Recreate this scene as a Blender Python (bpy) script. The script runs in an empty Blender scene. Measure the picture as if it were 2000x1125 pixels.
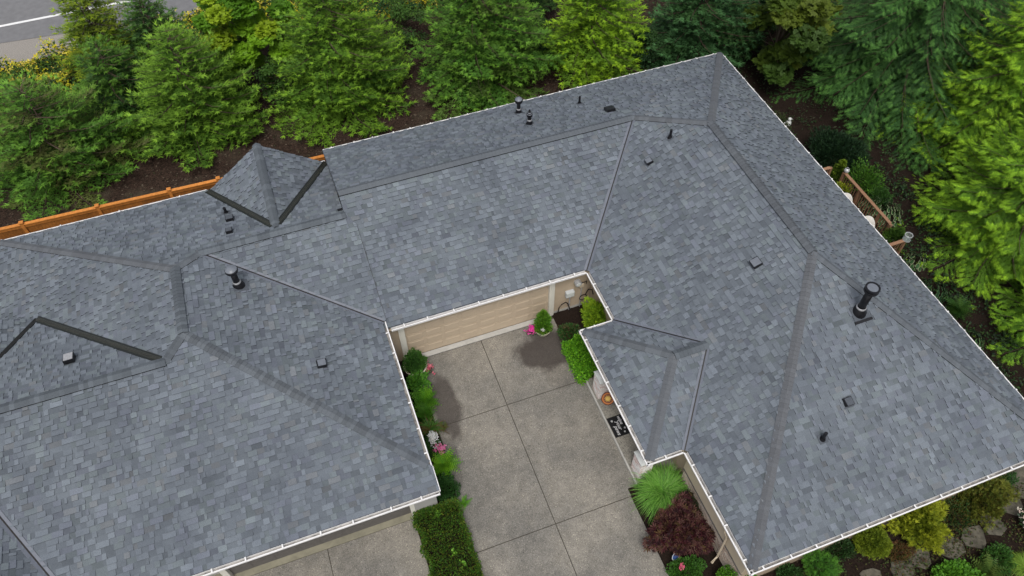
import bpy, math, random
import numpy as np
from mathutils import Vector, Matrix
from math import radians as R, sin, cos, pi

random.seed(7); rng = np.random.default_rng(11)
SC = bpy.context.scene
COL = SC.collection

# ---------------------------------------------------------------- camera, sky, sun, exposure
CAM = dict(f=1502.93, pitch=52.658, roll=-0.8596, yaw=19.3745, loc=(-9.3675, -17.4556, 24.704))
def make_camera():
    p, r, y = R(CAM['pitch']), R(CAM['roll']), R(CAM['yaw'])
    fw = Vector((sin(y)*cos(p), cos(y)*cos(p), -sin(p)))
    rt = Vector((cos(y), -sin(y), 0)); up = rt.cross(fw)
    r2 = rt*cos(r)+up*sin(r); u2 = -rt*sin(r)+up*cos(r)
    cam = bpy.data.cameras.new('camera'); o = bpy.data.objects.new('camera', cam); COL.objects.link(o)
    m = Matrix((r2, u2, -fw)).transposed().to_4x4(); m.translation = Vector(CAM['loc'])
    o.matrix_world = m
    cam.sensor_fit = 'HORIZONTAL'; cam.sensor_width = 36; cam.lens = 36*CAM['f']/2000
    cam.clip_start = .1; cam.clip_end = 1500
    SC.camera = o
    return r2, u2, fw
CR, CU, CF = make_camera()
SUN_EL, SUN_AZ = 62, 200           # azimuth of the brightest part of the overcast, degrees clockwise from +y
w = bpy.data.worlds.new('World'); SC.world = w; w.use_nodes = True
nt = w.node_tree; nt.nodes.clear()
sky = nt.nodes.new('ShaderNodeTexSky'); sky.sky_type = 'NISHITA'; sky.sun_disc = False
sky.sun_elevation = R(SUN_EL); sky.sun_rotation = R(SUN_AZ); sky.dust_density = 4; sky.ozone_density = 1.0
hs = nt.nodes.new('ShaderNodeHueSaturation'); hs.inputs['Saturation'].default_value = .42
bg = nt.nodes.new('ShaderNodeBackground'); bg.inputs['Strength'].default_value = .137
wo = nt.nodes.new('ShaderNodeOutputWorld')
nt.links.new(sky.outputs[0], hs.inputs['Color']); nt.links.new(hs.outputs[0], bg.inputs[0]); nt.links.new(bg.outputs[0], wo.inputs[0])
sl = bpy.data.lights.new('sun', 'SUN'); sl.energy = 1.45; sl.angle = R(20); sl.color = (1, .97, .92)
so = bpy.data.objects.new('sun', sl); COL.objects.link(so)
so.rotation_euler = (R(90-SUN_EL), 0, R(180-SUN_AZ))
SC.view_settings.view_transform = 'Standard'; SC.view_settings.look = 'None'
SC.view_settings.gamma = 1; SC.view_settings.use_curve_mapping = False
SC.view_settings.exposure = 0.15
SC.cycles.max_bounces = 5; SC.cycles.diffuse_bounces = 3; SC.cycles.transmission_bounces = 3
SC.cycles.use_denoising = True

# ---------------------------------------------------------------- helpers
def link(o, parent=None):
    COL.objects.link(o)
    if parent is not None: o.parent = parent
    return o
def tag(o, label=None, cat=None, group=None, kind=None):
    if label: o['label'] = label
    if cat: o['category'] = cat
    if group: o['group'] = group
    if kind: o['kind'] = kind
    return o
def empty(name, loc, label, cat, group=None, rz=0):
    o = bpy.data.objects.new(name, None); o.location = loc; o.rotation_euler = (0, 0, rz); o.empty_display_size = .2
    return tag(link(o), label, cat, group)

def new_mat(name):
    m = bpy.data.materials.new(name); m.use_nodes = True
    b = m.node_tree.nodes['Principled BSDF']
    return m, m.node_tree, b
def sstep(nt, v, a, b):
    n = nt.nodes.new('ShaderNodeMapRange'); n.interpolation_type = 'SMOOTHSTEP'
    n.inputs['From Min'].default_value = a; n.inputs['From Max'].default_value = b
    nt.links.new(v, n.inputs['Value']); return n.outputs[0]
def noise(nt, scale, detail=3, rough=.5, vec=None):
    n = nt.nodes.new('ShaderNodeTexNoise'); n.inputs['Scale'].default_value = scale
    n.inputs['Detail'].default_value = detail; n.inputs['Roughness'].default_value = rough
    if vec is None:
        g = nt.nodes.new('ShaderNodeNewGeometry'); vec = g.outputs['Position']
    nt.links.new(vec, n.inputs['Vector']); return n.outputs['Fac']
def mixc(nt, fac, a, b, mode='MIX'):
    n = nt.nodes.new('ShaderNodeMix'); n.data_type = 'RGBA'; n.blend_type = mode
    for s, v in ((0, fac), (6, a), (7, b)):
        if hasattr(v, 'node'): nt.links.new(v, n.inputs[s])
        elif s == 0: n.inputs[0].default_value = v
        else: n.inputs[s].default_value = (*v, 1) if len(v) == 3 else v
    return n.outputs[2]
def mat_plain(name, col, rough=.6, metal=0, var=.12, vs=9, spec=.4, bump=0, bs=60):
    m, t, b = new_mat(name)
    f = noise(t, vs, 4, .6)
    c = mixc(t, sstep(t, f, .25, .75), tuple(x*(1-var) for x in col), tuple(min(1, x*(1+var)) for x in col))
    t.links.new(c, b.inputs['Base Color'])
    b.inputs['Roughness'].default_value = rough; b.inputs['Metallic'].default_value = metal
    b.inputs['Specular IOR Level'].default_value = spec
    if bump:
        bn = t.nodes.new('ShaderNodeBump'); bn.inputs['Strength'].default_value = bump; bn.inputs['Distance'].default_value = .01
        t.links.new(noise(t, bs, 3), bn.inputs['Height']); t.links.new(bn.outputs[0], b.inputs['Normal'])
    return m
def mat_attr(name, rough=.75, spec=.25, grain=0, gs=70, trans=0, wear=0, wcol=(.1, .1, .1)):
    """base colour from the piece's own colour attribute, with granules and broad wear"""
    m, t, b = new_mat(name)
    a = t.nodes.new('ShaderNodeAttribute'); a.attribute_name = 'tone'
    c = a.outputs['Color']
    if grain:
        f = noise(t, gs, 2, .7)
        c = mixc(t, 1.0, c, mixc(t, sstep(t, f, .3, .7), (1-grain,)*3, (1+grain,)*3), 'MULTIPLY')
    if wear:
        f = noise(t, .7, 3, .55)
        c = mixc(t, 1.0, c, mixc(t, sstep(t, f, .3, .7), (1-wear, 1-wear, 1-wear*.8), (1+wear, 1+wear, 1+wear*.9)), 'MULTIPLY')
    t.links.new(c, b.inputs['Base Color'])
    b.inputs['Roughness'].default_value = rough; b.inputs['Specular IOR Level'].default_value = spec
    if trans:
        tr = t.nodes.new('ShaderNodeBsdfTranslucent'); t.links.new(c, tr.inputs['Color'])
        mx = t.nodes.new('ShaderNodeMixShader'); mx.inputs[0].default_value = trans
        o = t.nodes['Material Output']
        t.links.new(b.outputs[0], mx.inputs[1]); t.links.new(tr.outputs[0], mx.inputs[2]); t.links.new(mx.outputs[0], o.inputs[0])
    return m

def mesh_np(name, verts, faces, mats, parent=None, tone=None, midx=None, smooth=False, loc=None):
    """faces: (n,k) array (all the same size) or list of lists"""
    me = bpy.data.meshes.new(name)
    verts = np.asarray(verts, np.float32)
    if isinstance(faces, np.ndarray):
        n, k = faces.shape
        me.vertices.add(len(verts)); me.vertices.foreach_set('co', verts.ravel())
        me.loops.add(n*k); me.loops.foreach_set('vertex_index', faces.astype(np.int32).ravel())
        me.polygons.add(n); me.polygons.foreach_set('loop_start', np.arange(0, n*k, k, dtype=np.int32))
        me.polygons.foreach_set('loop_total', np.full(n, k, np.int32))
        me.update(calc_edges=True)
    else:
        me.from_pydata([tuple(v) for v in verts], [], [tuple(f) for f in faces]); n = len(faces)
    for m in (mats if isinstance(mats, (list, tuple)) else [mats]): me.materials.append(m)
    if midx is not None: me.polygons.foreach_set('material_index', np.asarray(midx, np.int32))
    if tone is not None:
        at = me.attributes.new('tone', 'FLOAT_COLOR', 'FACE')
        t = np.ones((n, 4), np.float32); t[:, :3] = tone
        at.data.foreach_set('color', t.ravel())
    if smooth: me.polygons.foreach_set('use_smooth', np.ones(n, bool))
    o = bpy.data.objects.new(name, me)
    if loc is not None: o.location = loc
    return link(o, parent)

class MB:
    """collects simple solids into one mesh"""
    def __init__(s): s.v = []; s.f = []; s.m = []
    def add(s, vs, fs, mi=0):
        b = len(s.v); s.v += [tuple(v) for v in vs]; s.f += [[b+i for i in f] for f in fs]; s.m += [mi]*len(fs); return s
    def box(s, x0, x1, y0, y1, z0, z1, mi=0):
        return s.add([(x0,y0,z0),(x1,y0,z0),(x1,y1,z0),(x0,y1,z0),(x0,y0,z1),(x1,y0,z1),(x1,y1,z1),(x0,y1,z1)],
                     [(0,3,2,1),(4,5,6,7),(0,1,5,4),(1,2,6,5),(2,3,7,6),(3,0,4,7)], mi)
    def obox(s, c, ax, ay, az, mi=0):
        c, ax, ay, az = map(Vector, (c, ax, ay, az))
        vs = [c+sx*ax+sy*ay+sz*az for sz in (-1,1) for sx, sy in ((-1,-1),(1,-1),(1,1),(-1,1))]
        return s.add(vs, [(0,3,2,1),(4,5,6,7),(0,1,5,4),(1,2,6,5),(2,3,7,6),(3,0,4,7)], mi)
    def prism(s, poly, z0, z1, mi=0):
        n = len(poly); vs = [(x,y,z0) for x,y in poly]+[(x,y,z1) for x,y in poly]
        return s.add(vs, [tuple(range(n))[::-1], tuple(range(n,2*n))]+[(i,(i+1)%n,n+(i+1)%n,n+i) for i in range(n)], mi)
    def tube(s, pts, rad, n=8, cap=True, mi=0):
        pts = [Vector(p) for p in pts]; k = len(pts)
        rad = rad if isinstance(rad, (list, tuple)) else [rad]*k
        vs = []
        for i, p in enumerate(pts):
            d = (pts[min(i+1,k-1)]-pts[max(i-1,0)]).normalized()
            a = d.cross(Vector((0,0,1)) if abs(d.z) < .95 else Vector((1,0,0))).normalized(); b = d.cross(a)
            vs += [p+rad[i]*(a*cos(2*pi*j/n)+b*sin(2*pi*j/n)) for j in range(n)]
        fs = [(i*n+j, i*n+(j+1)%n, (i+1)*n+(j+1)%n, (i+1)*n+j) for i in range(k-1) for j in range(n)]
        if cap: fs += [tuple(range(n))[::-1], tuple((k-1)*n+j for j in range(n))]
        return s.add(vs, fs, mi)
    def lathe(s, prof, c=(0,0,0), n=20, mi=0):
        vs = [(c[0]+r*cos(2*pi*j/n), c[1]+r*sin(2*pi*j/n), c[2]+z) for r, z in prof for j in range(n)]
        k = len(prof)
        fs = [(i*n+j, i*n+(j+1)%n, (i+1)*n+(j+1)%n, (i+1)*n+j) for i in range(k-1) for j in range(n)]
        return s.add(vs, fs, mi)
    def build(s, name, mats, parent=None, smooth=False, tone=None, loc=None):
        return mesh_np(name, s.v, s.f, mats, parent, tone=tone, midx=s.m, smooth=smooth, loc=loc)

# ---------------------------------------------------------------- materials
M = {}
M['shingle'] = mat_attr('asphalt_shingle', .93, .12, grain=.2, gs=55, wear=.1)
M['cap'] = mat_attr('ridge_shingle', .93, .12, grain=.18, gs=60, wear=.05)
M['deckroof'] = mat_plain('roof_underlay', (.085, .095, .11), .95, var=.15, vs=20, spec=.1)
M['valley'] = mat_plain('valley_metal', (.135, .148, .178), .5, var=.06, vs=4)
M['blackmetal'] = mat_plain('black_valley_metal', (.013, .015, .013), .42, var=.3, vs=7)
M['ribmetal'] = mat_plain('valley_rib', (.06, .062, .05), .4, var=.2, vs=10)
M['white'] = mat_plain('white_gutter_paint', (.78, .77, .76), .4, var=.04, vs=5)
M['gutter_in'] = mat_plain('gutter_trough', (.3, .285, .265), .8, var=.55, vs=3.5)
M['black'] = mat_plain('black_vent_paint', (.008, .008, .01), .35, var=.3, vs=8)
M['ventgrey'] = mat_plain('vent_cap_grey', (.15, .165, .19), .35, var=.1, vs=8)
M['steel'] = mat_plain('galvanised_collar', (.42, .42, .43), .4, metal=.4, var=.15, vs=20)
M['beige'] = mat_plain('beige_siding', (.43, .345, .25), .6, var=.05, vs=3)
M['beige2'] = mat_plain('beige_trim', (.56, .47, .35), .55, var=.04, vs=3)
M['door'] = mat_plain('beige_garage_door', (.50, .405, .295), .5, var=.03, vs=3)
M['creampost'] = mat_plain('cream_post_paint', (.68, .66, .58), .55, var=.04, vs=4)
M['greywall'] = mat_plain('grey_siding', (.36, .35, .33), .6, var=.05, vs=3)
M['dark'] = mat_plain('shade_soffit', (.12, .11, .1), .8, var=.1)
M['whitebrick'] = mat_attr('whitewashed_brick', .85, .2, grain=.1, gs=35)
M['mortar'] = mat_plain('mortar', (.66, .62, .59), .9, var=.1, vs=25)
M['brick'] = mat_attr('tan_brick', .88, .2, grain=.15, gs=30)
def mat_concrete(name, a, b, stains=()):
    m, t, bs = new_mat(name)
    g = t.nodes.new('ShaderNodeNewGeometry'); P = g.outputs['Position']
    v = t.nodes.new('ShaderNodeTexVoronoi'); v.inputs['Scale'].default_value = 42; t.links.new(P, v.inputs['Vector'])
    sp = t.nodes.new('ShaderNodeSeparateColor'); t.links.new(v.outputs['Color'], sp.inputs[0])
    c = mixc(t, sstep(t, sp.outputs[0], .1, .9), a, b)
    c = mixc(t, sstep(t, sp.outputs[1], .93, .99), c, (.36, .33, .28))
    c = mixc(t, sstep(t, sp.outputs[2], .92, .98), c, (.09, .085, .08))
    big = noise(t, .45, 5, .6)
    c = mixc(t, 1, c, mixc(t, sstep(t, big, .3, .7), (.78, .79, .8), (1.2, 1.18, 1.14)), 'MULTIPLY')
    mid = noise(t, 3.0, 5, .7)
    c = mixc(t, 1, c, mixc(t, sstep(t, mid, .3, .7), (.88, .88, .87), (1.1, 1.1, 1.1)), 'MULTIPLY')
    wob = t.nodes.new('ShaderNodeTexNoise'); wob.inputs['Scale'].default_value = 1.6; wob.inputs['Detail'].default_value = 5
    t.links.new(P, wob.inputs['Vector'])
    rough = None
    for (sx, sy, rx, ry, k) in stains:                     # old water and leaf stains, each with its own outline
        sub = t.nodes.new('ShaderNodeVectorMath'); sub.operation = 'SUBTRACT'; t.links.new(P, sub.inputs[0]); sub.inputs[1].default_value = (sx, sy, 0)
        dv = t.nodes.new('ShaderNodeVectorMath'); dv.operation = 'MULTIPLY'; t.links.new(sub.outputs[0], dv.inputs[0]); dv.inputs[1].default_value = (1/rx, 1/ry, 0)
        ln = t.nodes.new('ShaderNodeVectorMath'); ln.operation = 'LENGTH'; t.links.new(dv.outputs[0], ln.inputs[0])
        ad = t.nodes.new('ShaderNodeMath'); ad.operation = 'MULTIPLY_ADD'; t.links.new(wob.outputs['Fac'], ad.inputs[0]); ad.inputs[1].default_value = 1.0; 
        t.links.new(ln.outputs['Value'], ad.inputs[2])
        s = sstep(t, ad.outputs[0], 1.72, 1.28)
        # sstep with reversed range: build 1-x
        mul = t.nodes.new('ShaderNodeMath'); mul.operation = 'MULTIPLY'; t.links.new(s, mul.inputs[0]); mul.inputs[1].default_value = k
        c = mixc(t, mul.outputs[0], c, (.045, .036, .032))
    t.links.new(c, bs.inputs['Base Color']); bs.inputs['Roughness'].default_value = .85
    bs.inputs['Specular IOR Level'].default_value = .25
    bn = t.nodes.new('ShaderNodeBump'); bn.inputs['Strength'].default_value = .5; bn.inputs['Distance'].default_value = .006
    t.links.new(v.outputs['Distance'], bn.inputs['Height']); t.links.new(bn.outputs[0], bs.inputs['Normal'])
    return m
M['concrete'] = mat_concrete('exposed_aggregate', (.172, .161, .142), (.235, .221, .195),
    stains=((-2.35, -1.35, 1.15, .95, .85), (-7.0, -2.3, .6, 1.45, .75), (-7.6, -4.6, .5, 1.2, .35), (-1.9, -2.6, .8, .7, .25)))
M['porch'] = mat_concrete('porch_concrete', (.2, .19, .165), (.30, .285, .25))
M['apron'] = mat_plain('mossy_concrete', (.235, .22, .16), .9, var=.18, vs=2.5)
M['kerb'] = mat_plain('pale_concrete', (.42, .41, .38), .85, var=.1, vs=5)
M['joint'] = mat_plain('joint_dirt', (.045, .038, .028), .95, var=.2)
def mat_bark():
    m, t, b = new_mat('bark_mulch')
    v = t.nodes.new('ShaderNodeTexVoronoi'); v.inputs['Scale'].default_value = 14; g = t.nodes.new('ShaderNodeNewGeometry'); t.links.new(g.outputs['Position'], v.inputs['Vector'])
    sp = t.nodes.new('ShaderNodeSeparateColor'); t.links.new(v.outputs['Color'], sp.inputs[0])
    c = mixc(t, sp.outputs[0], (.016, .010, .007), (.052, .032, .023))
    c = mixc(t, sstep(t, sp.outputs[1], .95, .99), c, (.12, .095, .07))
    c = mixc(t, sstep(t, noise(t, .5, 4, .6), .5, .72), c, (.062, .05, .034))
    t.links.new(c, b.inputs['Base Color']); b.inputs['Roughness'].default_value = .95; b.inputs['Specular IOR Level'].default_value = .15
    bn = t.nodes.new('ShaderNodeBump'); bn.inputs['Strength'].default_value = 1; bn.inputs['Distance'].default_value = .04
    t.links.new(v.outputs['Distance'], bn.inputs['Height']); t.links.new(bn.outputs[0], b.inputs['Normal'])
    return m
M['bark'] = mat_bark()
M['soil'] = mat_plain('dark_soil', (.018, .012, .009), .95, var=.5, vs=18, spec=.1, bump=1, bs=14)
M['asphalt'] = mat_plain('road_asphalt', (.17, .17, .175), .9, var=.1, vs=3, bump=.3, bs=80)
M['gravel'] = mat_plain('shoulder_gravel', (.27, .25, .225), .95, var=.35, vs=22, bump=1, bs=30)
M['line'] = mat_plain('road_paint', (.75, .75, .74), .7, var=.06, vs=5)
M['grate'] = mat_plain('rusty_iron', (.22, .10, .06), .8, var=.3, vs=10)
M['cedarwood'] = mat_attr('cedar_fence_stain', .65, .3, grain=.16, gs=9)
M['deckwood'] = mat_attr('brown_deck_wood', .7, .3, grain=.15, gs=14)
M['foliage'] = mat_attr('foliage', .6, .3, trans=.28)
M['needles'] = mat_attr('needles', .65, .25, trans=.18)
M['flower'] = mat_attr('petals', .6, .2, trans=.3)
M['woodbark'] = mat_plain('tree_bark', (.10, .07, .05), .95, var=.3, vs=8)
M['pot'] = mat_plain('cream_glazed_pot', (.62, .56, .45), .4, var=.08, vs=6)
M['mat'] = mat_plain('black_rubber_mat', (.006, .006, .007), .8, var=.2, vs=20)
M['print'] = mat_plain('white_mat_print', (.6, .6, .6), .8, var=.1)
M['stone'] = mat_plain('flagstone', (.088, .08, .06), .9, var=.45, vs=5, bump=.6, bs=12)
M['hose'] = mat_plain('dark_hose', (.015, .013, .012), .5, var=.2)
M['chair'] = mat_plain('white_wicker', (.62, .6, .55), .6, var=.08, vs=20)
M['boxgrey'] = mat_plain('pale_utility_box', (.5, .53, .54), .4, var=.05)
M['metergrey'] = mat_plain('meter_grey', (.42, .43, .44), .35, metal=.2, var=.1)
M['blue'] = mat_plain('blue_sign_enamel', (.04, .08, .22), .4, var=.1)
M['ceramic'] = mat_plain('white_ceramic', (.6, .62, .6), .25, var=.05)
M['orange'] = mat_plain('painted_orange', (.55, .19, .04), .5, var=.1)
M['redbrown'] = mat_plain('painted_red_brown', (.16, .035, .02), .5, var=.15)
M['gold'] = mat_plain('painted_gold', (.75, .5, .12), .5, var=.1)
def mat_glass():
    m, t, b = new_mat('clear_glass'); b.inputs['Transmission Weight'].default_value = .85; b.inputs['Roughness'].default_value = .08
    b.inputs['Base Color'].default_value = (.85, .93, .9, 1); return m
M['glass'] = mat_glass()

# ---------------------------------------------------------------- roof planes  z = a x + b y + c
ZG = -2.75
x1, y0, y1 = 12.503, -12.935, 11.114
bx, by0, by1 = -1.398, -8.5, -2.521
xL, yL, yR, eY = -8.33, -6.085, 10.495, -6.961
PL = dict(
    rear=(0, -.4443, 4.938), front=(0, .4584, 0), w=(.5671, 0, 0), e=(-.6161, 0, 7.703), s=(0, .4408, 5.702),
    bw=(.5568, 0, .7786), bn=(0, -.4414, -1.1126), bs=(0, .4338, 3.6875),
    Lrear=(0, -.3806, 3.8758), Le=(-.3266, 0, -2.5417), Ls=(0, .33, 2.1872), Lfront=(0, .4584, .039),
    Lw=(.33, 0, 7.44), Lnw=(0, -.33, 2.146), LX=(-.65, 0, -13.08), LLe=(-.62, 0, -12.38),
    Dw=(.727, 0, 10.205), De=(-.727, 0, -6.305))
def Z(p, x, y): a, b, c = PL[p]; return a*x+b*y+c
def X2(p, q, x=None, y=None):
    a1, b1, c1 = PL[p]; a2, b2, c2 = PL[q]
    if x is not None: return (x, -((a1-a2)*x+c1-c2)/(b1-b2))
    return (-((b1-b2)*y+c1-c2)/(a1-a2), y)
def X3(p, q, r):
    A = np.array([[PL[k][0], PL[k][1], -1] for k in (p, q, r)]); s = np.linalg.solve(A, [-PL[k][2] for k in (p, q, r)])
    return (s[0], s[1])
e = .135
P1, P2, Q = X3('rear','w','e'), X3('s','w','e'), X3('rear','w','front')
B5, B6n, B6s = X3('bw','bn','bs'), X3('w','bn','bs'), X3('w','bn','bs')
yr = X2('rear','front', x=0)[1]
xa = -8.65
yl = X2('Lrear','Lfront', x=0)[1]
zr = 2.424
A_ = (-(zr+2.5417)/.3266, (3.8758-zr)/.3806); B_ = (A_[0], (zr-2.1872)/.33)
L5 = X3('Lrear','Lfront','Le')
C_ = X3('Ls','Lw','Lnw'); D_ = X3('Lw','Lnw','LX')
E_ = (-21.95, 4.85)
zd = 1.95; xd = -11.355; ydr = (3.8758-zd)/.3806
SLOPES = {
 'right': [
  ('w', [(e, y0+e), (e, X2('w','front', x=e)[1]), Q, P1, P2], [((0, by1), B6n, (0, by0))]),
  ('e', [(x1-e, y1-e), (x1-e, y0+e), P2, P1], []),
  ('s', [(e, y0+e), (x1-e, y0+e), P2], []),
  ('rear', [(x1-e, y1-e), (xa, y1-e), (xa, yr), Q, P1], []),
  ('front', [(xa, e), X2('w','front', y=e), Q, (xa, yr)], [((-40, -5), (-8.40, -5), (-8.40, 4.35), (-40, 4.35))]),
  ('bw', [(bx+e, by0+e), (bx+e, by1-e), B5], []),
  ('bn', [(bx+e, by1-e), X2('w','bn', y=by1-e), B6n, B5], []),
  ('bs', [(bx+e, by0+e), X2('w','bs', y=by0+e), B6s, B5], []),
 ],
 'left': [
  ('Le', [X2('Le','Ls', x=xL-e), X2('Le','Lfront', x=xL-e), L5, A_, B_], []),
  ('Lfront', [X2('Le','Lfront', x=xL-e), (-8.29, X2('Le','Lfront', x=xL-e)[1]), (-8.31, 4.1), (-8.6, yl), L5], []),
  ('Lrear', [(-22.8, yR-e), (-8.66, yR-e), (-8.66, yl), L5, A_], [((xd-2.72, 10.3), (xd, ydr), (xd+2.72, 10.3))]),
  ('Ls', [(xL, eY+e), (xL, yL+.05), B_, C_, X2('Ls','LLe', y=-.06), X2('Ls','LLe', y=eY+e)], []),
  ('Lw', [B_, A_, (-22.8, yR-e), (-23.6, yR-e), (-23.6, 4.6), D_, C_], []),
  ('Lnw', [C_, D_, (-23.45, -.06)], []),
  ('LX', [D_, E_, (-26, 4.5), (-26, -.06), (-23.45, -.06)], []),
  ('LLe', [X2('Ls','LLe', y=-.06), X2('Ls','LLe', y=eY+e), (-27, eY+e), (-27, -.06)], []),
  ('Dw', [(xd-2.67, 10.17), (xd, 10.17), (xd, ydr)], []),
  ('De', [(xd+2.67, 10.17), (xd, 10.17), (xd, ydr)], []),
 ]}
def basis(p):
    a, b, c = PL[p]; n = np.array([-a, -b, 1.]); n /= np.linalg.norm(n)
    g = np.array([a, b, a*a+b*b]); v = g/np.linalg.norm(g); u = np.cross(v, n)
    return u, v, n, np.array([0, 0, c])
def clip(poly, ed):
    """convex clip: ed = list of (point, inward normal)"""
    for q, nn in ed:
        out = []
        for i in range(len(poly)):
            a, b = poly[i], poly[(i+1) % len(poly)]
            da, db = (a-q)@nn, (b-q)@nn
            if da >= 0: out.append(a)
            if (da >= 0) != (db >= 0): out.append(a+(b-a)*(da/(da-db)))
        poly = out
        if len(poly) < 3: return []
    return poly
def halfplanes(poly):
    poly = [np.array(q, float) for q in poly]; area = sum(poly[i][0]*poly[(i+1)%len(poly)][1]-poly[(i+1)%len(poly)][0]*poly[i][1] for i in range(len(poly)))
    s = 1 if area > 0 else -1; r = []
    for i in range(len(poly)):
        d = poly[(i+1)%len(poly)]-poly[i]
        if np.linalg.norm(d) < 1e-6: continue
        r.append((poly[i], s*np.array([-d[1], d[0]])/np.linalg.norm(d)))
    return r
def in_poly(p, poly):
    c = False; n = len(poly)
    for i in range(n):
        a, b = poly[i], poly[(i+1) % n]
        if (a[1] > p[1]) != (b[1] > p[1]) and p[0] < (b[0]-a[0])*(p[1]-a[1])/(b[1]-a[1])+a[0]: c = not c
    return c
def earclip(poly):
    from mathutils.geometry import tessellate_polygon
    return tessellate_polygon([[Vector((q[0], q[1], 0)) for q in poly]])
def inside_tri(pt, tri):
    return all((np.array(pt)-q)@n > .02 for q, n in halfplanes(tri))
camP = np.array(CAM['loc'])
def project(p):
    d = np.asarray(p)-camP; z = d@np.array(CF)
    return 1000+CAM['f']*(d@np.array(CR))/z, 562.5-CAM['f']*(d@np.array(CU))/z
EXP = .19
def tone_for(pos, raised):
    x, y = pos
    g = .5+.5*sin(x*.9+1.3*sin(y*.7))*sin(y*.8+1.1*sin(x*.5))
    v = (.163 if raised else .135)*(.89+.23*random.random())
    if random.random() < .12: v *= .84
    if random.random() < .08: v *= 1.13
    v *= .96+.08*g; h = random.random()
    base = np.array([.868, .99, 1.13])
    if h < .10: base = np.array([.87, .97, 1.15])
    elif h < .26: base = np.array([.865, 1.005, 1.09])
    elif h < .31: base = np.array([.91, .985, 1.06])
    return v*base
def make_tabs(p, poly, holes):
    u, v, n, o = basis(p)
    a, b, c = PL[p]
    P3 = [np.array([x, y, Z(p, x, y)]) for x, y in poly]
    P2d = [np.array([(q-o)@u, (q-o)@v]) for q in P3]
    tris = [[P2d[i] for i in t] for t in earclip(P2d)]; hps = [halfplanes(t) for t in tris]
    us = [q[0] for q in P2d]; vs = [q[1] for q in P2d]
    tabs = []; v0 = min(vs); row = 0
    W = [.09, .13, .16, .19, .22, .26, .31, .38]
    while v0 < max(vs):
        uu = min(us)-random.random()*.6; raised = random.random() < .5
        while uu < max(us):
            wd = random.choice(W)*random.uniform(.9, 1.1)
            rect = [np.array(q) for q in ((uu, v0), (uu+wd, v0), (uu+wd, v0+EXP+.012), (uu, v0+EXP+.012))]
            if all(in_poly(q, P2d) for q in rect) and in_poly((rect[0]+rect[1])/2, P2d): cls = [(rect, True)]
            else:
                cls = [(c_, False) for c_ in (clip(rect, h_) for h_ in hps) if len(c_) >= 3]
            for cl, full in cls:
                cx = sum(q[0] for q in cl)/len(cl); cy = sum(q[1] for q in cl)/len(cl)
                w3 = o+cx*u+cy*v
                if not any(inside_tri(w3[:2], h) for h in holes):
                    tabs.append((cl, raised, full, w3, wd))
            uu += wd; raised = (not raised) if random.random() < .82 else raised
        v0 += EXP; row += 1
    out = []
    for cl, raised, full, w3, wd in tabs:
        vmin = min(q[1] for q in cl)
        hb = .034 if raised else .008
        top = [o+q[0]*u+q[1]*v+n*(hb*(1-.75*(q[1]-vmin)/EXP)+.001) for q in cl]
        bot = [o+q[0]*u+q[1]*v-n*.001 for q in cl]
        t = tone_for(w3[:2], raised)
        out.append((top, bot, t, full, w3, wd))
    return out
def build_roof(house, key):
    roof = MB(); allt = []
    for p, poly, holes in SLOPES[key]:
        vs = [(x, y, Z(p, x, y)-.004) for x, y in poly]; n = len(vs)
        roof.add([(x, y, z-.06) for x, y, z in vs]+vs, [tuple(range(n)), tuple(range(n, 2*n))]+[(i, (i+1) % n, n+(i+1) % n, n+i) for i in range(n)])
        allt += make_tabs(p, poly, holes)
    ro = roof.build('roof', M['deckroof'], house)
    scored = []
    for i, t in enumerate(allt):
        if not t[3]: continue
        pr = [project(q) for q in t[0]]
        if not all(20 < q[0] < 1980 and 20 < q[1] < 1105 for q in pr): continue
        ar = abs(sum(pr[k][0]*pr[(k+1)%len(pr)][1]-pr[(k+1)%len(pr)][0]*pr[k][1] for k in range(len(pr)))/2)
        scored.append((ar, i))
    scored.sort(reverse=True); single = {i for _, i in scored[:298]}
    V, F, T = [], [], []
    def emit(t, V, F, T):
        top, bot, tone = t[:3]; n = len(top); b = len(V)
        V += top+bot; F.append([b+i for i in range(n)]); T.append(tone)
        for i in range(n):
            j = (i+1) % n; F.append([b+i, b+n+i, b+n+j, b+j]); T.append(tone*.05)  # near-black butt and side faces: shadow line of each tab put into the colour
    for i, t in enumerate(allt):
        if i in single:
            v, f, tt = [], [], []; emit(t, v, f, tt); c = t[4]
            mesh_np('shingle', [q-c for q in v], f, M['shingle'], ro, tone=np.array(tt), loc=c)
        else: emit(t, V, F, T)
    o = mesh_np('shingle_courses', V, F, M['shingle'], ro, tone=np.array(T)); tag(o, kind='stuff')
    return ro
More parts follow.
